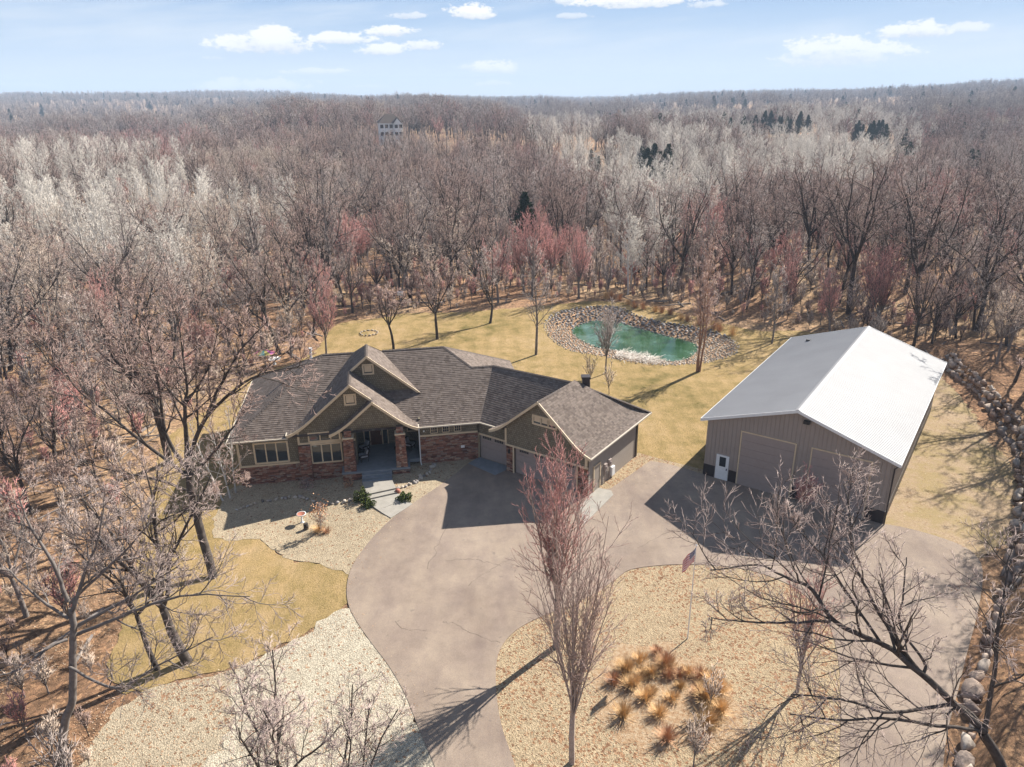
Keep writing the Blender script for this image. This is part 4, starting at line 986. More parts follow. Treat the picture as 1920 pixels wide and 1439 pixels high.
def edging(name, pts, seed, label, sz=(.15, .30), rows=2, n=60):
    r_ = np.random.default_rng(seed); pl = smoothloop([at2(*p) for p in pts], 10, False); c = pl.mean(0)
    root = empty(name, (c[0], c[1], 0), 0, label, 'stone edging')
    ms = [rock_mesh(400+i+seed, 1, .75, 'stone', M['rock_pale' if i % 3 else 'rock_grey']) for i in range(8)]
    seg = np.hypot(*np.diff(pl, axis=0).T); cum = np.concatenate([[0], np.cumsum(seg)]); s = 0; k = 0
    while s < cum[-1]:
        for j in range(rows):
            if j and r_.random() < .45: continue
            x = np.interp(s, cum, pl[:, 0])+r_.normal(0, .05); y = np.interp(s, cum, pl[:, 1])+j*.26+r_.normal(0, .05); size = r_.uniform(*sz)
            o = bpy.data.objects.new('stone', ms[k % 8]); COL.objects.link(o); o.parent = root; k += 1
            o.location = (x-c[0], y-c[1], terr1(x, y)+.05+size*.25); o.scale = [size]*3; o.rotation_euler = (0, 0, r_.uniform(0, 6.3))
        s += r_.uniform(.24, .42)
edging('stone_edging', [(442, 948), (470, 938), (505, 930), (548, 924), (575, 928), (600, 938), (630, 939), (655, 936), (674, 926)], 1, 'rounded stones edging the shaded bed left of the front steps', rows=1)
edging('stone_edging', [(745, 918), (760, 914), (778, 907), (793, 897), (806, 887), (813, 874)], 2, 'curved band of grey stones between the front steps and the driveway', sz=(.15, .32), rows=2)
# ------------------------------------------------------------------ trees: bare winter branching
def unit(v): return v/np.maximum(np.linalg.norm(v, axis=-1, keepdims=True), 1e-9)
def grow(P0, D, L, r0, r1, k, wig, up, r_):
    n = len(P0); pts = np.zeros((n, k, 3)); pts[:, 0] = P0; d = unit(D); st = (L/(k-1))[:, None]
    for j in range(1, k):
        d = unit(d+r_.normal(0, wig, (n, 3))+np.array([0, 0, up])); pts[:, j] = pts[:, j-1]+d*st
    t = np.linspace(0, 1, k)[None]; rad = r0[:, None]*(1-t)+r1[:, None]*t
    return pts, rad, L
def spawn(pts, rad, L, m, t0, t1, ang, ratio, rr, r_, angj=.18, shape=.5, upb=0.):
    """m children on every branch; returns start points, directions, lengths, radii"""
    n, k = rad.shape
    t = t0+(t1-t0)*(np.arange(m)[None]+r_.random((n, m)))/m; t = np.minimum(t, .999); f = t*(k-1); i = np.minimum(f.astype(int), k-2); w_ = (f-i)[..., None]
    ar = np.arange(n)[:, None]; P = pts[ar, i]*(1-w_)+pts[ar, i+1]*w_; T = unit(pts[ar, i+1]-pts[ar, i])
    rd = rad[ar, i]*(1-w_[..., 0])+rad[ar, i+1]*w_[..., 0]
    az_ = (np.arange(m)*2.399)[None]+r_.uniform(0, 6.28, (n, 1))+r_.normal(0, .4, (n, m))
    ref = np.where(np.abs(T[..., 2:3]) > .9, np.array([1., 0, 0]), np.array([0, 0, 1.])); A = unit(np.cross(T, ref)); B = np.cross(T, A)
    N = A*np.cos(az_)[..., None]+B*np.sin(az_)[..., None]; a = ang+r_.normal(0, angj, (n, m)); a = a[..., None]
    D = T*np.cos(a)+N*np.sin(a)+np.array([0, 0, upb])
    Lc = L[:, None]*ratio*(1-shape*t)*r_.uniform(.7, 1.2, (n, m)); rc = np.minimum(rd*rr, rd*.9)
    return P.reshape(-1, 3), D.reshape(-1, 3), Lc.ravel(), rc.ravel()
def tubes(pts, rad, sides):
    n, k = rad.shape; T = np.zeros_like(pts); T[:, 1:-1] = pts[:, 2:]-pts[:, :-2]; T[:, 0] = pts[:, 1]-pts[:, 0]; T[:, -1] = pts[:, -1]-pts[:, -2]; T = unit(T)
    ref = np.where(np.abs(T[:, :1, 2:3]) > .9, np.array([1., 0, 0]), np.array([0, 0, 1.])); A = unit(np.cross(T, ref)); B = np.cross(T, A)
    th = np.arange(sides)*2*np.pi/sides
    V = pts[:, :, None]+(A[:, :, None]*np.cos(th)[None, None, :, None]+B[:, :, None]*np.sin(th)[None, None, :, None])*rad[:, :, None, None]
    base = (np.arange(n)*k*sides)[:, None, None]+(np.arange(k-1)*sides)[None, :, None]; j = np.arange(sides)[None, None]; j2 = (j+1) % sides
    F = np.stack([base+j, base+j2, base+sides+j2, base+sides+j], -1).reshape(-1, 4)
    return V.reshape(-1, 3), F
def thorns(P, D, L, r0, r_, wig=.0):
    """the finest twigs: three-sided spikes"""
    n = len(P); D = unit(D); ref = np.where(np.abs(D[:, 2:3]) > .9, np.array([1., 0, 0]), np.array([0, 0, 1.])); A = unit(np.cross(D, ref)); B = np.cross(D, A)
    V = np.zeros((n, 4, 3))
    for j in range(3): V[:, j] = P+(A*math.cos(2.094*j)+B*math.sin(2.094*j))*r0[:, None]
    V[:, 3] = P+D*L[:, None]
    b = (np.arange(n)*4)[:, None]; F = np.stack([np.concatenate([b, b+1, b+3], 1), np.concatenate([b+1, b+2, b+3], 1), np.concatenate([b+2, b, b+3], 1)], 1).reshape(-1, 3)
    return V.reshape(-1, 3), F
class Geo:
    def __init__(s): s.V = []; s.Q = []; s.T = []; s.qm = []; s.tm = []; s.n = 0
    def add(s, V, F, mi):
        F = F+s.n; s.V.append(V); s.n += len(V)
        if F.shape[1] == 4: s.Q.append(F); s.qm.append(np.full(len(F), mi))
        else: s.T.append(F); s.tm.append(np.full(len(F), mi))
    def mesh(s, name, mats):
        Fs, mi = [], []
        if s.Q: Fs.append(np.vstack(s.Q)); mi.append(np.concatenate(s.qm))
        if s.T: Fs.append(np.vstack(s.T)); mi.append(np.concatenate(s.tm))
        return np_mesh(name, np.vstack(s.V), Fs, mats, np.concatenate(mi), smooth=True)
RMIN = .011
def branchy(geo, lims, r_, levels, tw=1., fine_r=RMIN, mi_l=0, mi_t=1):
    """lims: (pts, rad, L) limbs already grown; levels: per level (m, t0, t1, ang, ratio, k, wig, up, sides)"""
    pts, rad, L = lims
    for li, (m, t0, t1, ang, ratio, k, wig, up, sides) in enumerate(levels):
        P, D, Lc, rc = spawn(pts, rad, L, m, t0, t1, ang, ratio, .62, r_)
        last = li == len(levels)-1
        if last:
            V, F = thorns(P, unit(D)+np.array([0, 0, up]), np.clip(Lc, .22, .95), np.maximum(rc, fine_r), r_); geo.add(V, F, mi_t)
        else:
            pts, rad, L = grow(P, D, Lc, np.maximum(rc, fine_r*1.15), np.maximum(rc*.3, fine_r), k, wig, up, r_)
            V, F = tubes(pts, rad, sides); geo.add(V, F, mi_l if li < 1 else mi_t)
def bare_tree(seed, H, style, mats, detail=1., custom=None, r0=None, fine_r=RMIN, fan=(.10, .52), thin=.42):
    """returns (trunk mesh, crown mesh) with the base at the origin"""
    r_ = np.random.default_rng(seed); tg, cg = Geo(), Geo(); d = detail; nm = lambda v: max(2, int(round(v*d)))
    r0 = r0 or H*.0135+.03
    if style == 'spire':          # straight leader to the top with ascending side limbs
        pts, rad, L = grow(np.zeros((1, 3)), np.array([[r_.normal(0, .04), r_.normal(0, .04), 1]]), np.array([H]), np.array([r0]), np.array([.02]), 14, .035, .12, r_)
        tg.add(*tubes(pts, rad, 7), 0)
        P, D, Lc, rc = spawn(pts, rad, L, nm(26), .22, .97, .85, .40, .45, r_, .12, .72, .25)
        l1 = grow(P, D, Lc, rc, rc*.25, 6, .07, .07, r_); cg.add(*tubes(l1[0], l1[1], 4), 0)
        branchy(cg, l1, r_, [(nm(7), .15, .97, .65, .45, 4, .09, .05, 3), (nm(5), .1, .97, .6, .5, 3, .1, .04, 3), (nm(4), .1, 1, .55, .6, 2, 0, .15, 3)], fine_r=fine_r)
    elif style == 'vase':         # short trunk, many steep leaders fanning upward
        pts, rad, L = grow(np.zeros((1, 3)), np.array([[r_.normal(0, .03), r_.normal(0, .03), 1]]), np.array([H*.26]), np.array([r0]), np.array([r0*.8]), 5, .03, .1, r_)
        tg.add(*tubes(pts, rad, 8), 0)
        m = nm(15); top = pts[:, -1]; a = np.arange(m)*2.399; th = r_.uniform(*fan, m)
        P = top+np.array([0, 0, -1])*r_.uniform(0, H*.08, (m, 1)); D = np.stack([np.cos(a)*np.sin(th), np.sin(a)*np.sin(th), np.cos(th)], 1)
        Lc = H*.74*(1.08-th)*r_.uniform(.8, 1.05, m); ld = grow(P, D, Lc, np.full(m, r0*thin), np.full(m, .011), 11, .03, .035, r_); cg.add(*tubes(ld[0], ld[1], 5), 0)
        branchy(cg, ld, r_, [(nm(12), .15, .97, .5, .34, 5, .07, .1, 3), (nm(6), .1, .97, .5, .5, 3, .08, .08, 3), (nm(4), .1, 1, .5, .7, 2, 0, .2, 3)], fine_r=fine_r)
    elif style == 'custom':
        first = True
        for (pl, ra, rb) in custom:
            q = smoothloop3(pl, 5); q = q+np.cumsum(r_.normal(0, .018, q.shape), 0); k = len(q); rad = np.linspace(ra, rb, k)[None]; L = np.array([np.linalg.norm(np.diff(q, axis=0), axis=1).sum()])
            (tg if first else cg).add(*tubes(q[None], rad, 7), 0)
            if not first:
                P, D, Lc, rc = spawn(q[None], rad, L, max(5, nm(L[0]*1.25)), .18, .99, .8, .42, .6, r_, .2, .35, .1)
                Lc = np.clip(Lc, 1.0, 4.6); l1 = grow(P, D, Lc, np.maximum(rc, .03), rc*.3, 7, .16, .05, r_); cg.add(*tubes(l1[0], l1[1], 4), 0)
                branchy(cg, l1, r_, [(nm(6), .12, .95, .7, .62, 6, .15, .04, 3), (nm(5), .08, .95, .65, .65, 5, .16, .03, 3), (nm(4), .05, .97, .6, .62, 2, 0, .05, 3)], fine_r=fine_r)
            first = False
    else:                         # oak: forks low into spreading crooked limbs
        fh = r_.uniform(.24, .38)
        pts, rad, L = grow(np.zeros((1, 3)), np.array([[r_.normal(0, .09), r_.normal(0, .09), 1]]), np.array([H*fh]), np.array([r0*1.15]), np.array([r0*.8]), 6, .05, .05, r_)
        tg.add(*tubes(pts, rad, 8), 0)
        m = int(r_.integers(4, 7)); a = np.arange(m)*2.399+r_.uniform(0, 6); th = r_.uniform(.15, .85, m); th[0] = .1
        P = np.repeat(pts[:, -1], m, 0); D = np.stack([np.cos(a)*np.sin(th), np.sin(a)*np.sin(th), np.cos(th)], 1)
        Lc = H*(1-fh)*r_.uniform(.8, 1.05, m)*(1.02-.12*th); ld = grow(P, D, Lc, np.full(m, r0*.6), np.full(m, .025), 9, .13, .05, r_); cg.add(*tubes(ld[0], ld[1], 6), 0)
        P, D, Lc, rc = spawn(*ld, nm(8), .18, .97, .75, .45, .6, r_, .2, .45, .12); l1 = grow(P, D, Lc, rc, rc*.3, 7, .15, .05, r_); cg.add(*tubes(l1[0], l1[1], 4), 0)
        branchy(cg, l1, r_, [(nm(6), .12, .98, .75, .5, 5, .15, .04, 3), (nm(6), .1, .98, .7, .5, 3, .15, .03, 3), (nm(4), .1, 1, .65, .6, 2, 0, .1, 3)], fine_r=fine_r)
    return tg.mesh('trunk', [mats[0]]), cg.mesh('crown', [mats[0], mats[1]])
def smoothloop3(P, n):
    P = [np.array(p, float) for p in P]; out = []; N = len(P)
    for i in range(N-1):
        p0, p1, p2, p3 = P[max(i-1, 0)], P[i], P[i+1], P[min(i+2, N-1)]
        for k in range(n):
            t = k/n; out.append(.5*((2*p1)+(-p0+p2)*t+(2*p0-5*p1+4*p2-p3)*t*t+(-p0+3*p1-3*p2+p3)*t**3))
    out.append(P[-1]); return np.array(out)
def place_tree(meshes, loc, rz=0., sc=1., label=None, group=None, name='bare_tree', cat='tree', lean=(0, 0)):
    e = empty(name, loc, rz, label, cat, group); e.scale = (sc, sc, sc); e.rotation_euler = (lean[0], lean[1], rz)
    link('trunk', meshes[0], e); link('crown', meshes[1], e); return e
MT = {'maple': ('bark_maple', 'twig_red'), 'mapletan': ('bark_maple', 'twig_brown'), 'fore': ('bark_dark', 'twig_dark'), 'foregrey': ('bark_grey', 'twig_dark'), 'oak': ('bark_dark', 'twig_brown'), 'oakgrey': ('bark_dark', 'twig_grey'), 'grey': ('bark_grey', 'twig_grey'), 'pale': ('bark_pale', 'twig_pale'), 'tan': ('bark_grey', 'twig_tan'), 'red': ('bark_grey', 'twig_red'), 'birch': ('bark_pale', 'twig_brown')}
def mt(k): return (M[MT[k][0]], M[MT[k][1]])
# forest prototypes (their meshes are shared by the individual trees)
PROTO = {}
for key, style, mk, n, Hh, det in (('oak', 'oak', 'oak', 3, 15, .92), ('oakgrey', 'oak', 'oakgrey', 2, 15, .92), ('grey', 'spire', 'grey', 2, 15, .95), ('pale', 'spire', 'pale', 3, 14, 1.05), ('tan', 'oak', 'tan', 2, 12, .9), ('red', 'vase', 'red', 2, 12, .95)):
    PROTO[key] = [bare_tree(1000+37*i+len(key)*11+ord(key[0]), Hh, style, mt(mk), det*.93, fine_r=.0125) for i in range(n)]
# ------------------------------------------------------------------ the trees one can point to
def P3(px, py, z): return np.array(at(px, py, z))
def rel(pl, b): return [np.array(p)-np.array(b) for p in pl]
def custom_tree(name, seed, mk, limbs, label, detail=1., fine_r=RMIN):
    """limbs: list of (photo polyline with heights, start radius, end radius); the first is the trunk, rooted on the ground"""
    b = limbs[0][0][0]; b = ground(b[0], b[1]); out = []
    for i, (pl, ra, rb) in enumerate(limbs):
        q = [P3(*p) for p in pl]
        if i == 0: q[0] = np.array(b)-[0, 0, .1]
        out.append((rel(q, b), ra*.8, rb*.8))
    t = bare_tree(seed, 12, 'custom', mt(mk), detail, custom=out, fine_r=fine_r)
    return place_tree(t, b, label=label, name=name)
custom_tree('oak_tree', 11, 'fore', [
 ([(1905, 1560, 0), (1880, 1440, 3.2), (1847, 1373, 4.8)], .30, .22),
 ([(1847, 1373, 4.8), (1767, 1300, 6.3), (1707, 1250, 7.2), (1657, 1213, 7.9), (1557, 1167, 8.8), (1513, 1107, 9.8), (1467, 1087, 10.2), (1407, 1060, 10.6), (1320, 1070, 10.8)], .19, .03),
 ([(1707, 1250, 7.2), (1667, 1173, 8.5), (1633, 1110, 9.7), (1600, 1043, 10.8), (1597, 960, 12.2), (1585, 900, 13.)], .11, .025),
 ([(1730, 1267, 6.9), (1733, 1237, 7.4), (1687, 1167, 8.6), (1693, 1107, 9.7), (1700, 1040, 10.7)], .09, .025),
 ([(1847, 1373, 4.8), (1800, 1327, 5.8), (1680, 1343, 6.2), (1597, 1320, 6.6), (1493, 1307, 6.9)], .12, .03),
 ([(1847, 1373, 4.8), (1773, 1363, 5.4), (1647, 1347, 6.0), (1570, 1353, 6.1), (1473, 1343, 6.3)], .10, .03),
 ([(1557, 1167, 8.8), (1493, 1167, 9.0), (1407, 1167, 9.2), (1333, 1157, 9.4)], .08, .025),
 ([(1657, 1213, 7.9), (1600, 1130, 9.4), (1540, 1040, 10.9), (1480, 980, 11.9)], .08, .025),
 ([(1847, 1373, 4.8), (1870, 1240, 7.6), (1880, 1150, 9.4), (1900, 1050, 11.)], .13, .03)],
 'large bare tree reaching in from the lower right corner over the driveway', 1.0, fine_r=.008)
custom_tree('oak_tree', 12, 'foregrey', [
 ([(105, 1480, 0), (110, 1439, 1.0), (120, 1360, 3.3), (133, 1310, 4.7), (130, 1243, 6.4), (133, 1173, 8.1), (127, 1140, 8.8)], .25, .15),
 ([(133, 1150, 8.7), (160, 1070, 10.4), (180, 1013, 11.7), (187, 955, 13.)], .12, .025),
 ([(133, 1180, 7.8), (213, 1133, 8.7), (267, 1103, 9.3), (333, 1060, 10.2)], .11, .025),
 ([(133, 1195, 7.5), (213, 1167, 8.1), (300, 1133, 8.8), (367, 1120, 9.1), (467, 1120, 9.3)], .11, .025),
 ([(127, 1130, 9.), (100, 1060, 10.7), (57, 980, 12.5), (43, 930, 13.6)], .12, .025),
 ([(127, 1200, 7.3), (87, 1220, 7.3), (33, 1260, 6.9), (-30, 1270, 7.)], .09, .025),
 ([(130, 1250, 6.3), (220, 1290, 5.8), (300, 1250, 6.9), (400, 1200, 8.)], .08, .025),
 ([(130, 1160, 8.5), (60, 1110, 9.6), (10, 1060, 10.6)], .09, .025),
 ([(133, 1130, 9.), (230, 1040, 10.9), (280, 980, 12.2)], .09, .025)],
 'large bare tree at the lower left corner, its forked grey trunk leaving the frame', 1.0, fine_r=.009)
custom_tree('oak_tree', 13, 'oak', [
 ([(400, 1083, 0), (378, 1010, 2.3), (355, 930, 5.2), (350, 865, 7.4)], .36, .27),
 ([(350, 870, 7.3), (347, 813, 9.3), (345, 763, 11.0), (350, 727, 12.2), (343, 667, 14.2), (333, 590, 16.8)], .2, .03),
 ([(352, 880, 7.), (362, 830, 8.7), (387, 780, 10.4), (427, 740, 11.7), (467, 710, 12.6), (520, 693, 13.), (560, 690, 13.)], .2, .03),
 ([(387, 780, 10.4), (413, 723, 12.2), (443, 667, 14.1), (467, 637, 15.0), (500, 605, 15.9)], .12, .025),
 ([(350, 880, 6.9), (313, 815, 9.), (300, 740, 11.5), (285, 670, 13.8), (270, 610, 15.8)], .17, .03),
 ([(348, 890, 6.6), (270, 830, 8.3), (200, 770, 10.2), (140, 720, 11.8), (110, 660, 13.6)], .15, .03),
 ([(352, 900, 6.4), (400, 850, 8.), (440, 800, 9.7), (460, 770, 10.6)], .13, .03),
 ([(345, 763, 11.), (390, 690, 13.4), (410, 610, 16.)], .10, .025),
 ([(350, 920, 5.5), (290, 900, 5.8), (200, 880, 6.3), (120, 850, 7.1)], .11, .025),
 ([(350, 930, 5.3), (410, 920, 5.3), (450, 890, 6.4)], .09, .02)],
 'huge spreading oak left of the house with crooked limbs over the roof corner', .95)
def leaders(name, seed, base, H, spread, n, mk, label, r0, style='oak', det=1., rz=0, lean=(0, 0), fine_r=RMIN, **kw):
    b = ground(*base); t = bare_tree(seed, H, style, mt(mk), det, r0=r0, fine_r=fine_r, **kw); return place_tree(t, b, rz, 1, label, None, name, lean=lean)
leaders('oak_tree', 21, (317, 868), 15.5, 0, 5, 'oak', 'dark leaning oak on the lawn behind the huge oak, left of the house', .3, det=1.05, lean=(0, -.12))
leaders('oak_tree', 22, (352, 1241), 12.5, 0, 5, 'fore', 'bare tree with a thick straight trunk on the lower left lawn', .24, det=1., lean=(.05, -.1))
leaders('oak_tree', 23, (296, 1256), 10.0, 0, 5, 'oakgrey', 'slim bare tree just left of the thick-trunked one on the lower left lawn', .13, det=.85, lean=(0, -.13))
leaders('bare_tree', 24, (530, 1560), 9.0, 0, 5, 'fore', 'leafless tree rising over the bottom edge beside the white gravel', .10, det=.95, fine_r=.008)
leaders('bare_tree', 25, (660, 1600), 8.0, 0, 5, 'fore', 'smaller leafless tree at the bottom edge, right of another over white gravel', .08, det=.85, fine_r=.008)
leaders('young_maple', 26, (1072, 1432), 12.6, 0, 9, 'mapletan', 'tall vase-shaped young maple nearest the camera on the gravel island', .14, 'vase', .95, fan=(.03, .24), thin=.34, fine_r=.008)
leaders('young_maple', 27, (1043, 1213), 12.4, 0, 9, 'maple', 'red-budded maple standing just behind the nearest young maple, casting forked shadows', .2, 'vase', .92, fan=(.03, .25), thin=.36, fine_r=.009, lean=(0, -.03))
leaders('young_maple', 28, (1495, 1297), 7.6, 0, 9, 'maple', 'short red-budded maple on the right end of the gravel island', .10, 'vase', .75, fan=(.05, .4), fine_r=.009)
leaders('bare_shrub', 29, (1300, 1440), 3.4, 0, 9, 'tan', 'slender multi-stemmed shrub among the orange grasses', .04, 'vase', .6)
leaders('bare_shrub', 30, (1330, 1330), 3.0, 0, 9, 'tan', 'thin shrub behind the orange grasses, below the flagpole', .035, 'vase', .55)
leaders('bare_shrub', 31, (1500, 975), 4.2, 0, 9, 'red', 'red-twigged shrub in front of the barn doors', .05, 'vase', .9)
YARD = [((1005, 666), 13.5, 'spire', 'grey', 'tall straight tree on the lawn left of the pond', .17), ((738, 656), 8.2, 'oak', 'oak', 'rounded tree directly behind the house ridge', .15),
 ((820, 637), 9.8, 'oak', 'oak', 'V-forked tree on the back lawn between two others', .17), ((919, 607), 9.6, 'oak', 'oakgrey', 'leaning tree at the upper edge of the back lawn', .16),
 ((612, 664), 9.5, 'vase', 'red', 'slim multi-stemmed tree behind the white roof vent', .12), ((1135, 701), 8.6, 'vase', 'grey', 'slender young tree in front of the pond', .09),
 ((1106, 727), 4.4, 'vase', 'tan', 'low bare bush behind the garage roof', .05), ((1142, 740), 3.6, 'vase', 'tan', 'small bare bush right of another behind the garage', .04),
 ((524, 664), 14., 'oak', 'oak', 'dark tree leaning right at the lawn edge behind the house', .22), ((1400, 580), 11, 'spire', 'oakgrey', 'thin dark tree on the bank right of the pond', .14),
 ((1372, 552), 12, 'oak', 'oak', 'dark tree at the wood edge behind the right end of the pond', .18), ((1447, 645), 9, 'spire', 'grey', 'bare tree between the pond and the barn roof', .12)]
for i, (b, H, st_, mk, lb, r0) in enumerate(YARD):
    leaders('bare_bush' if H < 5 else 'bare_tree', 50+i, b, H, 0, 6, mk, lb, r0, st_, .85 if H > 5 else .5, rz=i*1.3, lean=(0, .16) if i in (8,) else ((0, -.12) if i == 3 else (0, 0)), fine_r=.013)
# river birch: three peeling reddish stems
b = ground(1309, 698); root = empty('river_birch', b, 0, 'slender three-stemmed river birch with reddish bark beside the pond', 'tree')
tg, cg = Geo(), Geo(); r_ = np.random.default_rng(3)
D = np.array([[-.10, .02, 1], [.09, .04, 1], [.02, -.08, 1]]); pts, rad, L = grow(np.array([[-.15, 0, 0], [.15, 0, 0], [0, .12, 0]]), D, np.array([14.5, 13.5, 12.]), np.full(3, .12), np.full(3, .015), 14, .03, .05, r_)
tg.add(*tubes(pts, rad, 7), 0); P, D, Lc, rc = spawn(pts, rad, L, 17, .28, .98, .6, .26, .5, r_, .12, .6, .2); l1 = grow(P, D, Lc, rc, rc*.3, 5, .08, .05, r_); cg.add(*tubes(l1[0], l1[1], 3), 0)
branchy(cg, l1, r_, [(5, .15, .97, .6, .5, 4, .1, .02, 3), (5, .1, .97, .6, .5, 3, .1, 0., 3), (4, .1, 1, .5, .6, 2, 0, .05, 3)], fine_r=.012)
link('stems', tg.mesh('stems', [M['bark_red']]), root); link('crown', cg.mesh('crown', [M['bark_red'], M['twig_brown']]), root)
for i, (x_, y_, H_) in enumerate(((41.5, 46.5, 15), (45.5, 52, 16), (49.5, 59, 17), (51, 67, 16), (46, 42, 14))):
    t = bare_tree(140+i, H_, 'oak', mt('oak'), 1., r0=.32, fine_r=.013)
    place_tree(t, (x_, y_, terr1(x_, y_)), i*1.7, 1, ['oak above the boulder wall beside the driveway bend', 'oak above the wall level with the barn front', 'oak above the wall beside the middle of the side lawn', 'oak above the wall by the back of the barn', 'oak beyond the wall at the right edge of the frame'][i], None, 'oak_tree')
for i, (x_, y_, H_) in enumerate(((28.6, 31, 8.5), (33.5, 38, 9.), (38.3, 44.5, 9.5), (45.5, 57.5, 8.))):
    t = bare_tree(170+i, H_, 'oak', mt('fore'), .9, r0=.12, fine_r=.009)
    place_tree(t, (x_, y_, terr1(x_, y_)), i*1.7, 1, ['small bare tree above the lowest stretch of boulder wall', 'small bare tree above the boulder wall at the driveway bend', 'small bare tree above the wall near the barn corner', 'small bare tree above the bend of the upper boulder wall'][i], None, 'bare_tree')
# paper birch clump at the left front corner of the house
for i, (b, H, ln, lb) in enumerate((((442, 925), 7.5, (.02, .06), 'white birch stem rising against the front window, rightmost of three'), ((432, 935), 6.5, (0, -.1), 'white birch stem in the middle of the clump by the house corner'), ((418, 940), 6.8, (0, -.2), 'white birch stem leaning left beside the house corner'))):
    leaders('paper_birch', 70+i, b, H, 0, 1, 'birch', lb, .075, 'spire', .55, lean=ln)
# ------------------------------------------------------------------ evergreens
def pine(seed, H, W):
    r_ = np.random.default_rng(seed); tg, cg = Geo(), Geo()
    pts, rad, L = grow(np.zeros((1, 3)), np.array([[0, 0, 1.]]), np.array([H]), np.array([H*.018]), np.array([.03]), 8, .01, .1, r_); tg.add(*tubes(pts, rad, 6), 0)
    m = int(H*13); P, D, Lc, rc = spawn(pts, rad, np.array([W*2.3]), m, .1, .99, 1.25, .5, .35, r_, .12, .93, .1)
    l1 = grow(P, D, Lc, rc, rc*.4, 4, .06, .03, r_); cg.add(*tubes(l1[0], l1[1], 3), 0)
    P, D, Lc, rc = spawn(*l1, 9, .1, 1, .8, .3, .5, r_, .2, .4)
    P = np.repeat(P, 5, 0); D = unit(np.repeat(D, 5, 0))+r_.normal(0, .55, P.shape); n = len(P)
    Ls = r_.uniform(.25, .55, n); a = unit(np.cross(D, r_.normal(size=D.shape)))*(.07+.06*r_.random((n, 1))); D = unit(D)
    V = np.stack([P-a, P+a, P+D*Ls[:, None]], 1).reshape(-1, 3); cg.add(V, np.arange(n*3).reshape(-1, 3), 1)
    return tg.mesh('trunk', [M['bark_dark']]), cg.mesh('crown', [M['bark_dark'], M['needle']])
PINES = [pine(i, 12, 4.4) for i in range(2)]
for i, (px, py, zt, H, lb) in enumerate(((985, 343, 13, 12.5, 'lone dark green pine standing out of the bare woods behind the house'),)):
    for H_ in (H,):
        q = at(px, py, zt); place_tree(PINES[0], (q.x, q.y, terr1(q.x, q.y)), 0, H_/12, lb, None, 'pine_tree')
_pr = random.Random(4)
def pine_group(px0, px1, py, dist, n, H, lb):
    n = int(n*1.7+.5); H = H*.8
    for k in range(n):
        px = px0+(px1-px0)*(k+.5)/n+_pr.uniform(-6, 6); d = px_dir(px, py); s = dist*_pr.uniform(.95, 1.06)/math.hypot(d.x, d.y); x, y = d.x*s, d.y*s
        place_tree(PINES[k % 2], (x, y, terr1(x, y)), _pr.uniform(0, 6), H*_pr.uniform(.8, 1.2)/12, lb, lb, 'pine_tree')
pine_group(1203, 1262, 262, 268, 7, 15, 'dark evergreens in a clump behind the pale aspens above the pond')
pine_group(1112, 1128, 250, 300, 2, 10, 'small dark evergreens left of the evergreen clump')
pine_group(1395, 1520, 197, 520, 9, 15, 'row of dark pines rising above the woods at the right')
pine_group(1610, 1670, 205, 480, 7, 14, 'dark pines far back above the pale trees, upper right')
pine_group(1695, 1720, 210, 380, 3, 14, 'pines standing left of the far right pair')
pine_group(1833, 1850, 218, 330, 2, 14, 'tall dark pine pair near the right edge')
pine_group(1070, 1180, 187, 800, 9, 16, 'dark pines along the far wood near the horizon')
pine_group(1220, 1270, 190, 700, 5, 15, 'dark pines on the distant wooded rise')
pine_group(828, 840, 275, 230, 2, 8, 'low evergreens by the far clearing behind the house')
pine_group(895, 905, 192, 600, 1, 15, 'single dark pine on the skyline behind the house')
# ------------------------------------------------------------------ the forest
CLEAR = [smoothloop(P_([(395, 1010), (385, 960), (430, 890), (600, 860), (900, 850), (905, 890), (700, 1050), (640, 1090), (500, 1030)]), 2), LAWN_BACK, DRIVE, POND_OUT, smoothloop(P_([(1600, 640), (1772, 690), (1835, 740), (1905, 830), (1935, 900), (1935, 1000), (1860, 1100), (1830, 1250), (1800, 1439), (1780, 1700), (600, 1700), (640, 900), (1300, 700)]), 2), smoothloop(P_([(205, 1245), (660, 1150), (850, 1439), (850, 1800), (120, 1800), (180, 1420)]), 2)]
HOUSE_C = HF(-1, 60, 0)
def clear_of(x, y, mrg=1.5):
    ok = np.ones(len(x), bool)
    for P in CLEAR: ok &= ~inpoly(x, y, P)
    ok &= polydist(x, y, LAWN_BACK) > mrg
    ok &= np.hypot(x-HOUSE_C[0], y-HOUSE_C[1]) > 17
    ok &= ~((x > 10) & (x < 46) & (y > 38) & (y < 80) & (np.abs((x-27)*.58+(y-58)*.81) < 17) & (np.abs((x-27)*.81-(y-58)*.58) < 11))
    ok &= np.abs(x-np.interp(y, _wy, _wx)) > np.where((y > 20) & (y < 80), 2.2, 0)
    return ok
_n = np.random.default_rng(77)
_ph = _n.uniform(0, 6.28, 24); _fr = _n.normal(0, 1, (24, 2))
def field(x, y, scale, k0):
    s = 0
    for i in range(k0, k0+6): s = s+np.sin((_fr[i, 0]*x+_fr[i, 1]*y)/scale+_ph[i])
    return s/6
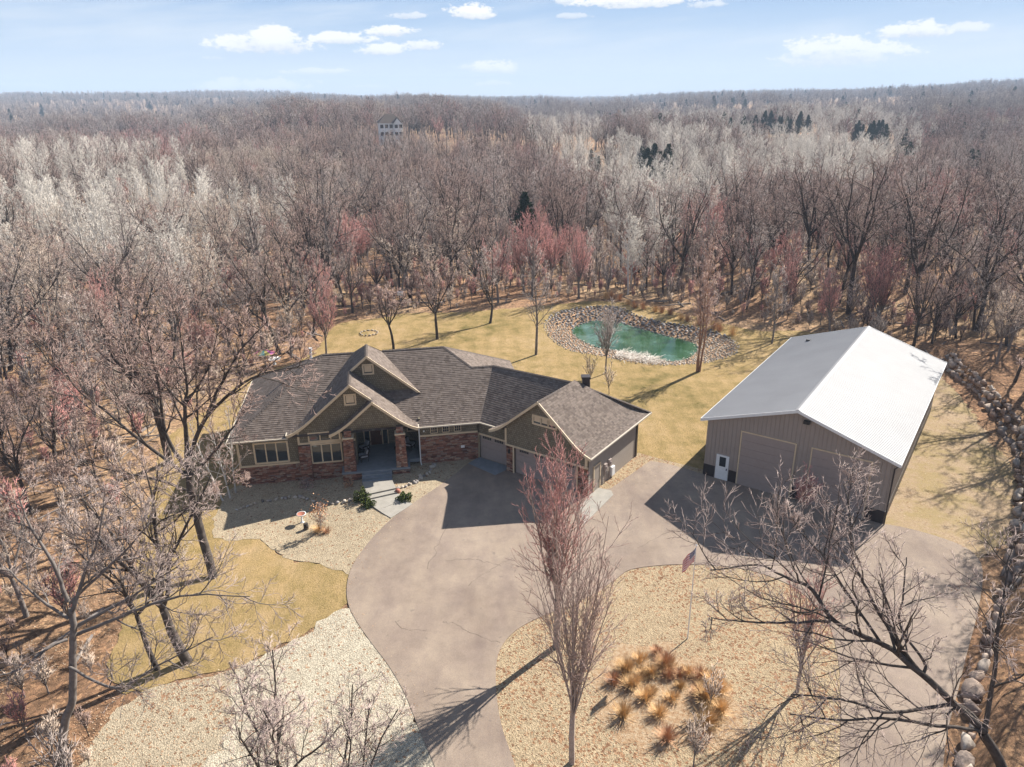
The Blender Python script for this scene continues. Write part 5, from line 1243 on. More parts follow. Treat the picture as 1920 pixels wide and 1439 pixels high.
# patches of one kind seen in the photograph: pixel x, y of the canopy, half sizes in px, kind, share
PATCH = [(250, 370, 330, 60, 'pale', .75), (90, 430, 110, 60, 'tan', .6), (480, 300, 110, 40, 'tan', .7), (260, 262, 120, 30, 'red', .75), (690, 385, 55, 45, 'red', .7), (1055, 425, 60, 50, 'red', .75),
 (150, 300, 200, 40, 'pale', .5), (380, 400, 180, 60, 'tan', .5), (1330, 300, 300, 45, 'pale', .85), (1600, 262, 150, 50, 'pale', .85), (1350, 215, 160, 35, 'pale', .8), (1060, 250, 70, 40, 'pale', .8), (1560, 215, 130, 25, 'pale', .75), (1210, 370, 110, 60, 'pale', .55), (1330, 430, 90, 50, 'pale', .4),
 (800, 440, 250, 60, 'red', .22), (1480, 450, 150, 60, 'red', .3), (1880, 215, 50, 25, 'red', .6), (1740, 330, 150, 60, 'red', .2), (620, 330, 120, 50, 'tan', .35), (60, 620, 200, 100, 'tan', .3)]
def species(x, y, r_):
    z = 11.; zc = y*math.cos(CAM_TH)+(28-z)*math.sin(CAM_TH); yc = -y*math.sin(CAM_TH)+(28-z)*math.cos(CAM_TH)
    px = 960+CAM_F*x/zc; py = 719.5+CAM_F*yc/zc
    n = len(x); f = field(x, y, 9, 0)+r_.normal(0, .28, n); f2 = field(x, y, 6, 6)+r_.normal(0, .3, n)
    out = np.where(f > .25, 'oakgrey', np.where(f < -.25, 'grey', 'oak')).astype('<U8'); out[(f2 > .62)] = 'red'; out[f2 < -.6] = 'tan'
    for cx, cy, hx, hy, kd, sh in PATCH:
        k = (((px-cx)/hx)**2+((py-cy)/hy)**2 < 1+.5*np.sin(x/17.+y/23.)*np.cos(y/31.-x/13.)) & (r_.random(n) < sh*.92) & (field(x, y, 15, 2) > -.42); out[k] = kd
    return out
def scatter(xlim, ylim, sp, r_, cond):
    xs, ys = np.meshgrid(np.arange(*xlim, sp), np.arange(*ylim, sp)); xs = xs+r_.uniform(-.46, .46, xs.shape)*sp; ys = ys+r_.uniform(-.46, .46, ys.shape)*sp
    xs, ys = xs.ravel(), ys.ravel(); k = cond(xs, ys); return xs[k], ys[k]
r_ = np.random.default_rng(31)
PG = [(1232, 250, 30, 268), (1120, 250, 16, 300), (1457, 190, 66, 520), (1640, 198, 34, 480), (1708, 203, 18, 380), (1842, 210, 16, 330), (985, 335, 26, 145)]
def inview(x, y, m=.05): return (y > 4) & (np.abs(x)/np.maximum(y*.93+10, 1) < .70+m)
GLADES = [(735, 280, 24, 1.1), (885, 292, 36, 1.1), (1078, 270, 30, 1.2), (1085, 299, 26, 1.), (620, 285, 22, 1.), (1372, 268, 12, .8)]
def glade(x, y):
    out = np.zeros(len(x), bool)
    for px, py, w_, k_ in GLADES:
        p = at(px, py, 2.); s = max(1, p.y/CAM_F); out |= ((x-p.x)/(w_*s))**2+((y-p.y)/(w_*s*1.6*k_))**2 < 1
    for px, py, w_, d in PG:      # small openings in front of the evergreens
        v = px_dir(px, py); k = math.hypot(v.x, v.y); ux, uy = v.x/k, v.y/k; al = x*ux+y*uy; ac = np.abs(x*uy-y*ux)
        out |= (al > d*.80) & (al < d*1.06) & (ac < w_/CAM_F*d*.9)
    return out
# nearest ~300: individuals, each with trunk and crown
x, y = scatter((-125, 130), (14, 175), 5.5, r_, lambda x, y: clear_of(x, y) & inview(x, y, .04) & ~glade(x, y) & (np.hypot(x, y) > 24) & ~((x > 8) & (y < 34)) & ~((x < 5) & (y < 24)) & ~((x < 0) & (y < 52) & (r_.random(len(x)) < .3)))
o_ = np.argsort(np.hypot(x, y)); x, y = x[o_], y[o_]; NI = 295; x, y = x[:NI], y[:NI]; RI = math.hypot(x[-1], y[-1]); sp_ = species(x, y, r_)
DESC = {'oak': ('dark crooked oak with brown twigs', 'oak_tree'), 'oakgrey': ('dark oak with grey twigs', 'oak_tree'), 'grey': ('straight grey-barked tree', 'bare_tree'), 'pale': ('pale whitish aspen', 'aspen_tree'), 'tan': ('low tan-twigged tree', 'bare_tree'), 'red': ('red-budded maple', 'maple_tree')}
def zone(x, y):
    a = math.degrees(math.atan2(x, y)); d = float(polydist(np.array([x]), np.array([y]), LAWN_BACK)[0])
    if y < 32 and x < 0: return 'in the bottom left corner woods'
    if y < 47 and x < 0: return 'along the lower left edge'
    if y < 48 and x > 0: return 'at the lower right edge'
    if y < 66 and x > 20: return 'above the boulder wall, right edge'
    row = 'first row' if d < 7 else ('second row' if d < 16 else ('middle depth' if d < 32 else 'deep part'))
    for lim, nm in ((-27, 'at far left'), (-20, 'left of the house'), (-12, 'behind the house left end'), (-4, 'behind the house middle'), (2, 'behind the back lawn'), (7, 'left of the pond'), (13, 'behind the pond'), (19, 'right of the pond'), (26, 'behind the barn')):
        if a < lim: break
    else: nm = 'right of the barn'
    return row+' of woods '+nm
for i in range(len(x)):
    d, nm = DESC[sp_[i]]; lb = d+', '+zone(x[i], y[i]); fam = PROTO[sp_[i]]
    place_tree(fam[int(r_.integers(len(fam)))], (x[i], y[i], terr1(x[i], y[i])-.05), r_.uniform(0, 6.28), min(1.3, r_.lognormal(-.28, .24))*(1. if y[i] > 60 else .9), lb, lb, nm, lean=(r_.normal(0, .05), r_.normal(0, .05)))
# everything farther: one mass, scattered with geometry nodes
LIB = bpy.data.collections.new('far_tree_shapes')
LODK = ['oak', 'oakgrey', 'grey', 'pale', 'tan', 'red']
def joined(meshes, nm):
    V, F3, F4, m3, m4, mats, n0 = [], [], [], [], [], [], 0
    for me in meshes:
        co = np.zeros(len(me.vertices)*3, np.float32); me.vertices.foreach_get('co', co); V.append(co.reshape(-1, 3))
        ls = np.zeros(len(me.loops), np.int32); me.loops.foreach_get('vertex_index', ls); tot = np.zeros(len(me.polygons), np.int32); me.polygons.foreach_get('loop_total', tot); st0 = np.zeros(len(me.polygons), np.int32); me.polygons.foreach_get('loop_start', st0)
        mi = np.zeros(len(me.polygons), np.int32); me.polygons.foreach_get('material_index', mi); off = len(mats); mats += list(me.materials)
        k4 = tot == 4; k3 = tot == 3
        if k4.any(): F4.append(ls[st0[k4][:, None]+np.arange(4)]+n0); m4.append(mi[k4]+off)
        if k3.any(): F3.append(ls[st0[k3][:, None]+np.arange(3)]+n0); m3.append(mi[k3]+off)
        n0 += len(co)//3
    Fs = [np.vstack(F4)]+([np.vstack(F3)] if F3 else []); return np_mesh(nm, np.vstack(V), Fs, mats, np.concatenate(m4+m3), smooth=True)
libs = []
def addlib(nm, me): o = bpy.data.objects.new('%03d_%s' % (len(libs), nm), me); LIB.objects.link(o); libs.append(o); return len(libs)-1
MID = {k: [addlib(k, joined(PROTO[k][i], k)) for i in range(len(PROTO[k]))] for k in LODK}
FAR = {}
for k, st_ in (('oak', 'oak'), ('oakgrey', 'oak'), ('grey', 'spire'), ('pale', 'spire'), ('tan', 'oak'), ('red', 'vase')):
    FAR[k] = [addlib('far_'+k, joined(bare_tree(2000+i*7+ord(k[0]), 14, st_, mt(k), .62, fine_r=.045), k)) for i in range(2)]
pj = [addlib('pine', joined(PINES[0], 'pine'))]
pts_, rot_, sc_, id_ = [], [], [], []
def mass(xs, ys, table, s0, s1, lo=None, pine_p=0.):
    sp2 = species(xs, ys, r_); z = terr(xs, ys)
    if lo: sp2[np.hypot(xs, ys) > lo] = np.where(r_.random((np.hypot(xs, ys) > lo).sum()) < .6, 'oakgrey', 'grey')
    for i in range(len(xs)):
        t = table[sp2[i]]; id_.append(pj[0] if r_.random() < pine_p else t[int(r_.integers(len(t)))]); pts_.append((xs[i], ys[i], z[i]-.1)); rot_.append(r_.uniform(0, 6.28)); az_ = math.degrees(math.atan2(xs[i], ys[i])); sc_.append(r_.uniform(s0, s1)*(r_.choice([1., 1.05, 1.2]) if -24 < az_ < 0 and 430 < math.hypot(xs[i], ys[i]) < 640 else 1.))
xs, ys = scatter((-330, 330), (8, 420), 4.9, r_, lambda x, y: clear_of(x, y) & inview(x, y, .18) & (np.hypot(x, y) > RI) & (np.hypot(x, y) < 400) & ~glade(x, y)); mass(xs, ys, MID, .5, 1.15)
xs, ys = scatter((-900, 900), (8, 1000), 8.2, r_, lambda x, y: inview(x, y, .15) & (np.hypot(x, y) >= 400) & (np.hypot(x, y) < 1000) & ~glade(x, y)); mass(xs, ys, FAR, .8, 1.3, 700, .012)
xs, ys = scatter((-3300, 3300), (8, 3600), 24, r_, lambda x, y: inview(x, y, .12) & (np.hypot(x, y) >= 1000) & (np.hypot(x, y) < 3400)); mass(xs, ys, FAR, 1.2, 1.7, 10, .06)
me = bpy.data.meshes.new('distant_forest'); me.vertices.add(len(pts_)); me.vertices.foreach_set('co', np.array(pts_, np.float32).ravel())
for nm, ty, dat in (('rot', 'FLOAT', rot_), ('sc', 'FLOAT', sc_), ('pick', 'INT', id_)): a = me.attributes.new(nm, ty, 'POINT'); a.data.foreach_set('value', dat)
def gn_scatter(nm, me, coll, label, cat=None, squash=None):
    o = link(nm, me); tag(o, label, None, None, 'stuff')
    ng = bpy.data.node_groups.new(nm, 'GeometryNodeTree'); ng.interface.new_socket('Geometry', in_out='INPUT', socket_type='NodeSocketGeometry'); ng.interface.new_socket('Geometry', in_out='OUTPUT', socket_type='NodeSocketGeometry')
    g = NT(ng); gi = g.add('NodeGroupInput'); go = g.add('NodeGroupOutput')
    ci = g.add('GeometryNodeCollectionInfo', {'Collection': coll, 'Separate Children': True, 'Reset Children': True})
    na = lambda n_, t_: g.add('GeometryNodeInputNamedAttribute', {0: n_}, data_type=t_).outputs['Attribute']
    rv = g.add('ShaderNodeCombineXYZ', {2: na('rot', 'FLOAT')}).outputs[0]
    iop = g.add('GeometryNodeInstanceOnPoints', {'Points': gi.outputs[0], 'Instance': ci.outputs[0], 'Pick Instance': True, 'Instance Index': na('pick', 'INT'), 'Rotation': rv, 'Scale': na('sc', 'FLOAT')})
    g.l.new(iop.outputs[0], go.inputs[0]); md = o.modifiers.new(nm, 'NODES'); md.node_group = ng; return o
gn_scatter('distant_forest', me, LIB, 'leafless woods of grey, pale and reddish trees stretching to the horizon')
# undergrowth: low thin brush on the forest floor
BR = bpy.data.collections.new('brush_shapes'); bl_ = []
for i, (mk, H) in enumerate((('oak', 2.2), ('tan', 1.8), ('red', 2.4), ('grey', 2.6))):
    o = bpy.data.objects.new('%d_brush' % i, joined(bare_tree(3000+i, H, 'vase', mt(mk), .5, r0=.03, fine_r=.012), 'brush')); BR.objects.link(o)
xs, ys = scatter((-120, 130), (14, 200), 2.05, r_, lambda x, y: clear_of(x, y, .6) & inview(x, y, .1) & (field(x, y, 7, 12) > -.3) & ~((y < 30) & (x > 0)))
z = terr(xs, ys); me = bpy.data.meshes.new('undergrowth'); me.vertices.add(len(xs)); me.vertices.foreach_set('co', np.stack([xs, ys, z], 1).astype(np.float32).ravel())
for nm, ty, dat in (('rot', 'FLOAT', r_.uniform(0, 6, len(xs))), ('sc', 'FLOAT', np.minimum(r_.lognormal(.0, .45, len(xs)), 2.4)), ('pick', 'INT', r_.integers(0, 4, len(xs)).astype(np.int32))): a = me.attributes.new(nm, ty, 'POINT'); a.data.foreach_set('value', dat)
gn_scatter('undergrowth', me, BR, 'thin tangled brush on the leaf-covered forest floor')
# ------------------------------------------------------------------ dry grasses, shrubs, yard things
def tuft(nm, base, H, Rr, n, m_, label, cat='ornamental grass', seed=0, group=None, droop=.5):
    r_ = np.random.default_rng(seed+500); b = ground(*base) if not isinstance(base, Vector) else base
    a = r_.uniform(0, 6.28, n); th = np.abs(r_.normal(0, .45, n)); L = H*r_.uniform(.6, 1.1, n); P = np.stack([np.cos(a), np.sin(a), 0*a], 1)*(Rr*.35*r_.random((n, 1)))
    D = np.stack([np.cos(a)*np.sin(th), np.sin(a)*np.sin(th), np.cos(th)], 1); T = P+D*L[:, None]*.6; E_ = T+unit(D+np.stack([np.cos(a)*droop, np.sin(a)*droop, -droop*np.ones(n)], 1))*L[:, None]*.45
    s = np.stack([-np.sin(a), np.cos(a), 0*a], 1)*.009
    V = np.stack([P-s, P+s, T+s, T-s, E_], 1).reshape(-1, 3); i = (np.arange(n)*5)[:, None]
    o = link(nm, np_mesh(nm, V, [np.concatenate([i, i+1, i+2, i+3], 1), np.concatenate([i+3, i+2, i+4], 1)], m_), None, b); return tag(o, label, cat, group)
_g = random.Random(8)
GR = [(1300+_g.gauss(0, 36), 1300+_g.gauss(0, 36)) for _ in range(10)]+[(1215+_g.gauss(0, 30), 1262+_g.gauss(0, 16)) for _ in range(9)]+[(1200, 1240), (1232, 1228), (1175, 1258), (1215, 1268), (1248, 1250), (1150, 1282), (1182, 1290), (1222, 1300), (1290, 1265), (1312, 1272), (1335, 1280), (1350, 1300), (1275, 1290), (1310, 1305), (1168, 1345), (1350, 1340), (1330, 1360), (1250, 1390)]
for i, p in enumerate(GR):
    lb = ('rust-brown' if i % 4 == 0 else 'dry orange')+' grass clump in the gravel island, '+('upper ' if p[1] < 1275 else ('lower ' if p[1] > 1325 else 'middle '))+('left' if p[0] < 1200 else ('right' if p[0] > 1285 else 'centre'))
    tuft('grass_clump', p, _g.uniform(.4, .95), _g.uniform(.5, 1.3), 300, M['straw'] if i % 4 else M['rust_leaf'], lb, seed=i, group=lb, droop=.3)
tuft('grass_clump', (598, 998), .7, .9, 260, M['straw'], 'dry grass around the small tree in the front gravel bed', seed=60)
tuft('grass_clump', (612, 1000), .5, .7, 160, M['rust_leaf'], 'low rusty groundcover right of the small front-bed tree', seed=61)
for i, (p, lb) in enumerate((((1062, 573), 'low brush on the left bank above the pond'),)): pass
for i in range(16):           # dry reeds behind the pond
    px = 1130+i*16+_g.uniform(-6, 6); py = 560+i*4.4+_g.uniform(-6, 4); lb = 'dry rust-brown brush clump on the bank behind the pond'
    tuft('brush_clump', (px, py), _g.uniform(1., 1.7), 1.3, 170, M['rust_leaf' if i % 3 else 'straw'], lb, 'brush', 80+i, lb, .2)
rd = MB(); _r = random.Random(12)
for k in range(260):          # fallen reeds and sticks on the near bank
    t = _r.random(); px = 1155+t*75+_r.gauss(0, 8); py = 668+t*12+_r.gauss(0, 4); p = ground(px, py); a = _r.gauss(.3, .8); l = _r.uniform(.5, 1.6)
    rd.bar(p+Vector((0, 0, .28)), p+Vector((math.cos(a)*l, math.sin(a)*l, _r.uniform(.2, .5))), .03, .03)
tag(rd.build('fallen_reeds', M['twig_pale']), 'pale heap of fallen reeds and sticks on the near pond bank', None, None, 'stuff')
def shrub(nm, base, Rr, H, n, m_, label, seed):
    r_ = np.random.default_rng(seed); b = ground(*base); d = unit(r_.normal(size=(n, 3))); d[:, 2] = np.abs(d[:, 2]); rr = r_.random((n, 1))**.4
    P = d*rr*[Rr, Rr, H]*(1+.25*np.sin(d[:, :1]*7+seed)); u = unit(r_.normal(size=(n, 3)))*.07; v = unit(np.cross(u, r_.normal(size=(n, 3))))*.045
    V = np.stack([P-u, P+v, P+u, P-v], 1).reshape(-1, 3); root = empty(nm, b, 0, label, 'shrub')
    link('foliage', np_mesh('foliage', V, np.arange(n*4).reshape(-1, 4), m_), root)
    g = Geo(); m = 9; a = np.arange(m)*2.4; pts, rad, L = grow(np.zeros((m, 3)), np.stack([np.cos(a)*.6, np.sin(a)*.6, np.ones(m)], 1), np.full(m, H*.9), np.full(m, .02), np.full(m, .008), 4, .1, 0, r_); g.add(*tubes(pts, rad, 4), 0)
    link('stems', g.mesh('stems', [M['bark_dark']]), root); return root
shrub('green_shrub', (680, 938), .62, .95, 1100, M['shrub_green'], 'larger yellow-green shrub left of the lower steps', 1)
shrub('green_shrub', (692, 950), .5, .6, 800, M['shrub_green'], 'smaller green shrub left of the front walk', 2)
shrub('green_shrub', (758, 938), .6, .6, 900, M['shrub_green'], 'green shrub right of the front walk by the driveway', 3)
shrub('bare_shrub', (575, 915), .8, .7, 220, M['twig_brown'], 'dark dormant shrub against the stone wall under the left windows', 4)
shrub('bare_shrub', (655, 912), .5, .5, 160, M['rust_leaf'], 'dark little shrub beside the porch step', 5)
# small tree with dry leaves in the front bed
b = ground(602, 999); t = bare_tree(90, 2.3, 'vase', mt('birch'), .45, r0=.035); e = place_tree(t, b, 0, 1, 'small young tree holding dry pinkish leaves in the front bed', None, 'young_tree')
r_ = np.random.default_rng(6); n = 260; P = r_.normal(0, .34, (n, 3))+[0, 0, 1.75]; u = unit(r_.normal(size=(n, 3)))*.06; v = unit(np.cross(u, r_.normal(size=(n, 3))))*.05
link('dry_leaves', np_mesh('dry_leaves', np.stack([P-u, P+v, P+u, P-v], 1).reshape(-1, 3), np.arange(n*4).reshape(-1, 4), M['rust_leaf']), e)
# dark crowns that stand out of the woods
for i, (bx, by, sc_i, k_, lb) in enumerate((((1590), 588, 1.3, 'oak', 'broad dark oak standing out directly behind the barn roof'), (1268, 545, 1.15, 'oak', 'dark straight-trunked oak in the woods behind the pond'), (770, 560, 1.1, 'oakgrey', 'tall grey oak leaning over the back of the lawn'), (655, 540, 1.05, 'red', 'big red-budded maple crown behind the house ridge'), (1720, 600, 1.3, 'oak', 'large dark oak behind the far end of the barn'), (1085, 560, .95, 'red', 'red-crowned maple left of the pond'), (1155, 480, 1.1, 'pale', 'whitish aspen above the pond'), (1830, 620, 1.2, 'oakgrey', 'tall grey oak above the end of the boulder wall'))):
    b = ground(bx, by); place_tree(PROTO[k_][i % len(PROTO[k_])], b, i*1.1, sc_i, lb, None, DESC[k_][1])
# fallen leaves, twigs and logs
def leaves(nm, polys, n, m_, label, size=(.022, .045), dz=.065, seed=0, edge=None):
    r_ = np.random.default_rng(seed); pts = []
    for P, w_ in polys:
        P = np.asarray(P); lo, hi = P.min(0), P.max(0); q = r_.uniform(lo, hi, (int(n*w_*6), 2)); k = inpoly(q[:, 0], q[:, 1], P)
        if edge is not None: k &= r_.random(len(q)) < np.exp(-polydist(q[:, 0], q[:, 1], P)/edge)
        pts.append(q[k][:int(n*w_)])
    q = np.vstack(pts); f = field(q[:, 0], q[:, 1], 1.6, 3)+.5*field(q[:, 0], q[:, 1], .5, 9); q = q[f > r_.normal(-.15, .3, len(q))]; n = len(q)
    z = terr(q[:, 0], q[:, 1])+dz; P3_ = np.column_stack([q, z]); a = r_.uniform(0, 6.28, n); s = r_.uniform(*size, n)[:, None]
    u = np.stack([np.cos(a), np.sin(a), r_.normal(0, .25, n)], 1)*s; v = np.stack([-np.sin(a), np.cos(a), r_.normal(0, .25, n)], 1)*s*.7
    o = link(nm, np_mesh(nm, np.stack([P3_-u, P3_-v, P3_+u, P3_+v], 1).reshape(-1, 3), np.arange(n*4).reshape(-1, 4), m_, col=r_.random(n))); tag(o, label, None, None, 'stuff')
M['leaf'] = mat('fallen_leaf', lambda t: t.setc(t.ramp(t.tint, [(0, (.36, .17, .09)), (.4, (.62, .36, .2)), (.75, (.75, .52, .33)), (1, (.85, .70, .52))])), 1., .1)
LOWL = smoothloop(P_([(640, 1146), (500, 1230), (330, 1282), (190, 1370), (130, 1560), (800, 1600), (800, 1400), (690, 1190)]), 3)
SIDE = smoothloop(P_([(1600, 640), (1772, 715), (1835, 790), (1900, 880), (1890, 1020), (1780, 1020), (1655, 990), (1600, 800)]), 3)
leaves('fallen_leaves', [(ISLAND, .4), (LOWL, .25), (SIDE, .22), (LAWN_BACK, .05)], 22000, M['leaf'], 'dry brown leaves scattered over the gravel and grass', seed=1)
leaves('fallen_leaves', [(DRIVE, 1.)], 2600, M['leaf'], 'stray leaves along the driveway edges', seed=2, edge=.7, dz=.09)
CORN = smoothloop(P_([(-60, 1600), (-40, 1000), (250, 980), (240, 1280), (120, 1500)]), 3)
leaves('fallen_leaves', [(CORN, 1.)], 16000, M['leaf'], 'thick litter of orange-tan leaves in the bottom left woods', seed=5, size=(.02, .045), dz=.03)
fb = MB(); _r = random.Random(21)
for k in range(900):
    a_ = _r.uniform(-.62, .62); rr = _r.uniform(30, 150); x_, y_ = rr*math.sin(a_), rr*math.cos(a_)
    if not clear_of(np.array([x_]), np.array([y_]), 1.)[0]: continue
    l = _r.uniform(.8, 5.); t = _r.uniform(0, 6.3); p_ = Vector((x_, y_, terr1(x_, y_)+.1)); q_ = Vector((x_+l*math.cos(t), y_+l*math.sin(t), 0)); q_.z = terr1(q_.x, q_.y)+_r.uniform(.05, .6)
    w_ = _r.uniform(.03, .16); fb.bar(p_, q_, w_, w_)
tag(fb.build('fallen_branches', M['bark_grey']), 'dead branches and thin logs lying on the forest floor', None, None, 'stuff')
# birdbath
M['clay'] = plain('pink_clay', (.55, .20, .13), .2, 6, .8); b = ground(567, 981)
q = empty('birdbath', b, 0, 'white pedestal birdbath with a pinkish bowl in the front bed', 'birdbath')
g = MB(); g.lathe((0, 0, 0), [(.0, 0), (.16, 0), (.16, .05), (.07, .12), (.055, .55), (.08, .62)], 14); g.build('pedestal', M['white'], q, smooth=True)
g = MB(); g.lathe((0, 0, 0), [(.05, .6), (.2, .64), (.32, .72), (.34, .78), (.30, .78)], 18); bo = g.build('bowl', M['white'], q, smooth=True)
g = MB(); g.lathe((0, 0, 0), [(.30, .775), (.15, .70), (0., .69)], 18); g.build('basin', M['clay'], q, smooth=True)
b = ground(574, 994); g = MB(); g.tube([(0, 0, -.05), (.02, .01, .3), (.0, .03, .52)], [.2, .18, .17], 9); s_ = g.build('tree_stump', M['bark_dark']); s_.location = b; tag(s_, 'short dark stump on the gravel left of the young tree', 'stump')
b = ground(746, 925); g = MB(); g.lathe((0, 0, 0), [(0, 0), (.12, .01), (.21, .10), (.22, .2), (.16, .31), (0, .36)], 12); s_ = g.build('red_stone', M['clay'], smooth=True); s_.location = b; tag(s_, 'reddish round stone at the right end of the lower steps', 'stone')
# flagpole
b = ground(1289, 1199); q = empty('flagpole', b, 0, 'thin white flagpole at the front edge of the gravel island', 'flagpole')
FH = 6.1
g = MB(); g.tube([(0, 0, 0), (0, 0, FH)], [.035, .022], 8); g.build('pole', M['white'], q); g = MB(); g.lathe((0, 0, FH), [(0, -.05), (.06, 0), (.0, .07)], 8); g.build('finial', M['white'], q)
def flagm(t):
    uv = t.add('ShaderNodeSeparateXYZ', {0: t.uv}).outputs; st = t.math('FRACT', t.math('MULTIPLY', uv[1], 6.5)); c = t.mix(t.math('GREATER_THAN', st, .5), (.42, .03, .045), (.75, .74, .72)); 
    c = t.mix(t.math('LESS_THAN', st, .5), (.75, .74, .72), (.42, .03, .045))
    cant = t.math('MULTIPLY', t.math('LESS_THAN', uv[0], .4), t.math('GREATER_THAN', uv[1], 6/13)); star = t.add('ShaderNodeTexVoronoi', {'Vector': t.uv, 'Scale': 22., 'Randomness': .1}).outputs['Distance']
    t.setc(t.mix(cant, c, t.mix(t.math('LESS_THAN', star, .28), (.02, .03, .12), (.75, .75, .75))))
M['flag'] = mat('flag_cloth', flagm, .9)
n1, n2 = 14, 9; V = []; U = []
for j in range(n2):
    for i in range(n1):
        u, v = i/(n1-1), j/(n2-1); V.append((-.03-u*.62+.05*math.sin(u*9+v), -.10*u+.09*math.sin(u*8+v*2), FH-.15-(1-v)*.85-u*.62-.1*u*u)); U.append((u, v))
F = [(j*n1+i+1, j*n1+i, (j+1)*n1+i, (j+1)*n1+i+1) for j in range(n2-1) for i in range(n1-1)]
me = bpy.data.meshes.new('flag'); me.from_pydata(V, [], F); me.materials.append(M['flag']); ul = me.uv_layers.new(name='UVMap')
for lp in me.loops: ul.data[lp.index].uv = U[lp.vertex_index]
fo = link('american_flag', me, None, b); tag(fo, 'small stars and stripes flag drooping from the white pole', 'flag')
# striped play umbrella and table behind the house, bird feeder, fire ring
M['stripes'] = mat('rainbow_stripes', lambda t: t.setc(t.ramp(t.tint, [(0, (.75, .10, .25)), (.2, (.80, .55, .05)), (.45, (.1, .45, .5)), (.7, (.7, .65, .1)), (1, (.7, .2, .5))])), .8)
b = ground(500, 690); q = empty('garden_umbrella', b, 0, 'small rainbow-striped umbrella glimpsed through twigs behind the roof', 'umbrella')
g = MB(); g.tube([(0, 0, 0), (0, 0, 2.1)], .03, 8); g.build('pole', M['white'], q); g = MB()
for k in range(10):
    a0, a1 = k*.628, (k+1)*.628; g.poly([(0, 0, 2.25), (1.15*math.cos(a0), 1.15*math.sin(a0), 1.8), (1.15*math.cos(a1), 1.15*math.sin(a1), 1.8)], 0, (k % 5)/4.)
g.build('canopy', M['stripes'], q)
b = ground(515, 684); q = empty('garden_table', b, 0, 'white round garden table beside the striped umbrella', 'table')
g = MB(); g.lathe((0, 0, .7), [(0, .04), (.75, .04), (.75, 0), (0, 0)], 16); g.build('table_top', M['white'], q); g = MB(); g.tube([(0, 0, 0), (0, 0, .7)], [.2, .06], 10); g.build('leg', M['white'], q)
b = ground(752, 578); q = empty('bird_house', b, 0, 'white bird house on a post at the wood edge behind the lawn', 'bird house')
g = MB(); g.tube([(0, 0, 0), (0, 0, 1.9)], .04, 6); g.build('post', M['bark_grey'], q); g = MB(); g.box(world_fr, -.35, .35, -.15, .15, 1.9, 2.25); g.poly([(-.42, -.2, 2.25), (.42, -.2, 2.25), (.42, 0, 2.45), (-.42, 0, 2.45)]); g.poly([(-.42, .2, 2.25), (.42, .2, 2.25), (.42, 0, 2.45), (-.42, 0, 2.45)]); g.build('box', M['white'], q)
b = ground(692, 626); q = empty('fire_ring', b, 0, 'small ring of stones on the back lawn', 'fire pit'); ms_ = [rock_mesh(700+i, 1, .7, 'stone', M['rock_pale']) for i in range(4)]
for k in range(14):
    o = bpy.data.objects.new('stone', ms_[k % 4]); COL.objects.link(o); o.parent = q; a = k*.449; o.location = (1.1*math.cos(a), 1.1*math.sin(a), .12); o.scale = (.26, .2, .22); o.rotation_euler = (0, 0, a+1.5)
# porch chairs with cushions
M['cushion'] = plain('pale_cushion', (.52, .52, .55), .15, 3, .9); M['wicker'] = plain('dark_wicker', (.045, .035, .03), .3, 20, .8)
def chair(a, b, rot, lb):
    l = HF(a, b, .57); q = empty('porch_chair', l, R(10)+rot, lb, 'chair', 'wicker chairs on the porch')
    for sx in (-.3, .3):
        for sy in (-.28, .28): g = MB(); g.tube([(sx, sy, 0), (sx, sy, .38)], .03, 6); g.build('leg', M['wicker'], q)
    g = MB(); g.box(world_fr, -.36, .36, -.34, .34, .36, .42); g.build('seat', M['wicker'], q)
    g = MB(); g.hexa([(-.36, .27, .4), (.36, .27, .4), (.36, .34, .4), (-.36, .34, .4), (-.33, .4, 1.02), (.33, .4, 1.02), (.33, .46, 1.0), (-.33, .46, 1.0)]); g.build('backrest', M['wicker'], q)
    for s in (-1, 1): g = MB(); g.box(world_fr, s*.36-.04, s*.36+.04, -.34, .32, .62, .67); g.box(world_fr, s*.36-.03, s*.36+.03, -.34, -.28, .38, .62); g.build('armrest', M['wicker'], q)
    g = MB(); g.box(world_fr, -.3, .3, -.32, .26, .42, .54); g.build('cushion', M['cushion'], q); g = MB(); g.hexa([(-.25, .12, .54), (.25, .12, .54), (.25, .24, .54), (-.25, .24, .54), (-.25, .26, .98), (.25, .26, .98), (.25, .36, .96), (-.25, .36, .96)]); g.build('pillow', M['cushion'], q)
chair(-2.6, 55.0, R(-75), 'cushioned porch chair nearest the left stone column'); chair(-2.55, 56.6, R(-60), 'cushioned porch chair at the back left, nearer the front door'); chair(1.2, 56.4, R(60), 'pale cushioned porch chair half hidden behind the right stone column')
l = HF(.3, 55.9, .57); q = empty('porch_table', l, R(10), 'low dark table behind the right stone column on the porch', 'table'); g = MB(); g.box(world_fr, -.4, .4, -.3, .3, .4, .46); g.build('table_top', M['wicker'], q)
for sx in (-.34, .34):
    for sy in (-.24, .24): g = MB(); g.tube([(sx, sy, 0), (sx, sy, .4)], .03, 6); g.build('leg', M['wicker'], q)
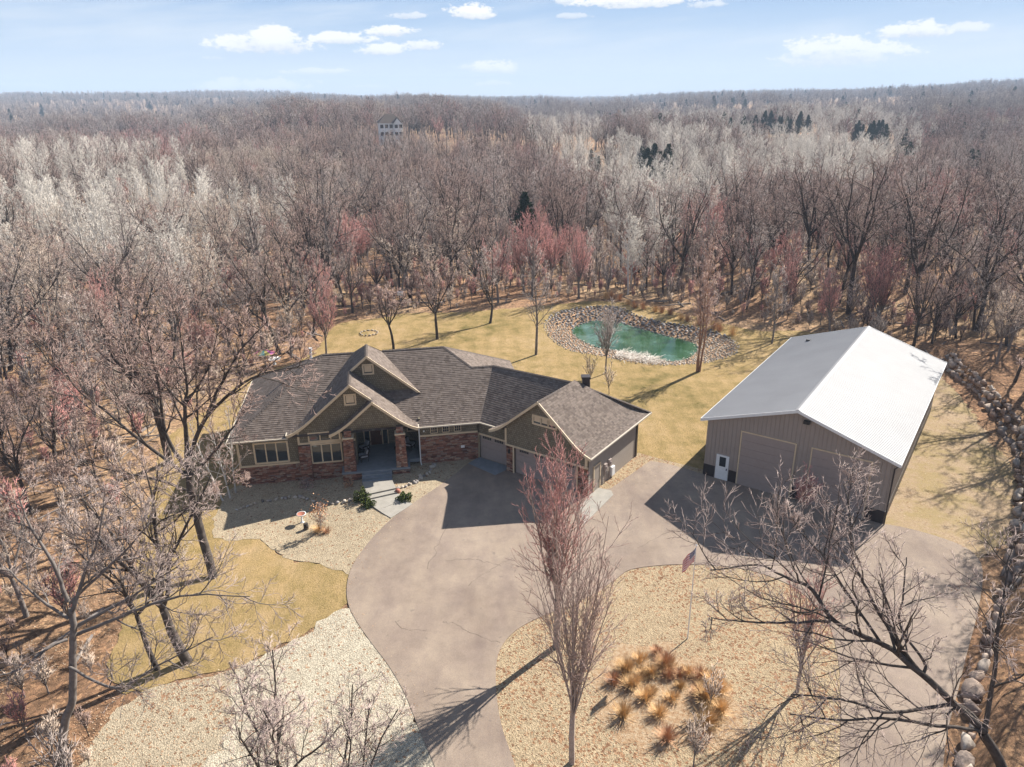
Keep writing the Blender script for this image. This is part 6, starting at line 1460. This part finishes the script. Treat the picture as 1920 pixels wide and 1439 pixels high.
# ------------------------------------------------------------------ far houses
def far_house(px, py, dist, w_, d_, h_, rz, wallm, roofm, label, rows=2):
    dr_ = px_dir(px, py); s = dist/math.hypot(dr_.x, dr_.y); x, y = dr_.x*s, dr_.y*s; z = 28+dr_.z*s
    q = empty('far_house', (x, y, z), rz, label, 'house'); g = MB(); g.box(world_fr, -w_/2, w_/2, -d_/2, d_/2, -3, h_); g.box(world_fr, w_*.1, w_*.42, -d_/2-1.6, -d_/2, -3, h_-.3); g.build('wall', wallm, q)
    g = MB(); e = .5; rh = h_+3.2
    g.poly([(-w_/2-e, -d_/2-e, h_-.1), (w_/2+e, -d_/2-e, h_-.1), (w_/2-3, 0, rh), (-w_/2+3, 0, rh)]); g.poly([(-w_/2-e, d_/2+e, h_-.1), (w_/2+e, d_/2+e, h_-.1), (w_/2-3, 0, rh), (-w_/2+3, 0, rh)])
    g.poly([(-w_/2-e, -d_/2-e, h_-.1), (-w_/2-e, d_/2+e, h_-.1), (-w_/2+3, 0, rh)]); g.poly([(w_/2+e, -d_/2-e, h_-.1), (w_/2+e, d_/2+e, h_-.1), (w_/2-3, 0, rh)])
    c = w_*.26; g.poly([(c-w_*.2, -d_/2-2, h_-.4), (c, -d_/2-2, h_+1.9), (c, 0, h_+1.9), (c-w_*.2, 0, h_-.4)]); g.poly([(c+w_*.2, -d_/2-2, h_-.4), (c, -d_/2-2, h_+1.9), (c, 0, h_+1.9), (c+w_*.2, 0, h_-.4)]); g.build('roof', roofm, q)
    g = MB(); g.poly([(c-w_*.17, -d_/2-1.7, h_-.35), (c+w_*.17, -d_/2-1.7, h_-.35), (c, -d_/2-1.7, h_+1.7)]); g.build('gable', wallm, q)
    for r0_ in range(rows):
        for k in range(5):
            xx = -w_/2+w_*(k+.5)/5; yy = -d_/2-.05 if not (w_*.1 < xx < w_*.42) else -d_/2-1.65; g = MB(); g.box(world_fr, xx-.65, xx+.65, yy, yy+.04, .9+r0_*2.9, 2.3+r0_*2.9)
            if .9+r0_*2.9 < h_-1.6: g.build('window', M['glass'], q)
    return q
far_house(733, 258, 330, 9.5, 8, 6.0, R(14), M['white'], M['ridge_cap'], 'white two-storey house with many windows among the far trees')
# ------------------------------------------------------------------ air
hz = MB(); hz.box(world_fr, -5200, 5200, -120, 6200, -40, 175)
ho = hz.build('haze', []) ; ho['kind'] = 'stuff'
hm = bpy.data.materials.new('haze_air'); hm.use_nodes = True; h = NT(hm.node_tree); h.n.clear()
pv_ = h.add('ShaderNodeVolumePrincipled', {'Color': (.62, .78, 1., 1), 'Density': .00022, 'Anisotropy': 0.}); h.l.new(pv_.outputs[0], h.add('ShaderNodeOutputMaterial').inputs['Volume']); ho.data.materials.append(hm)
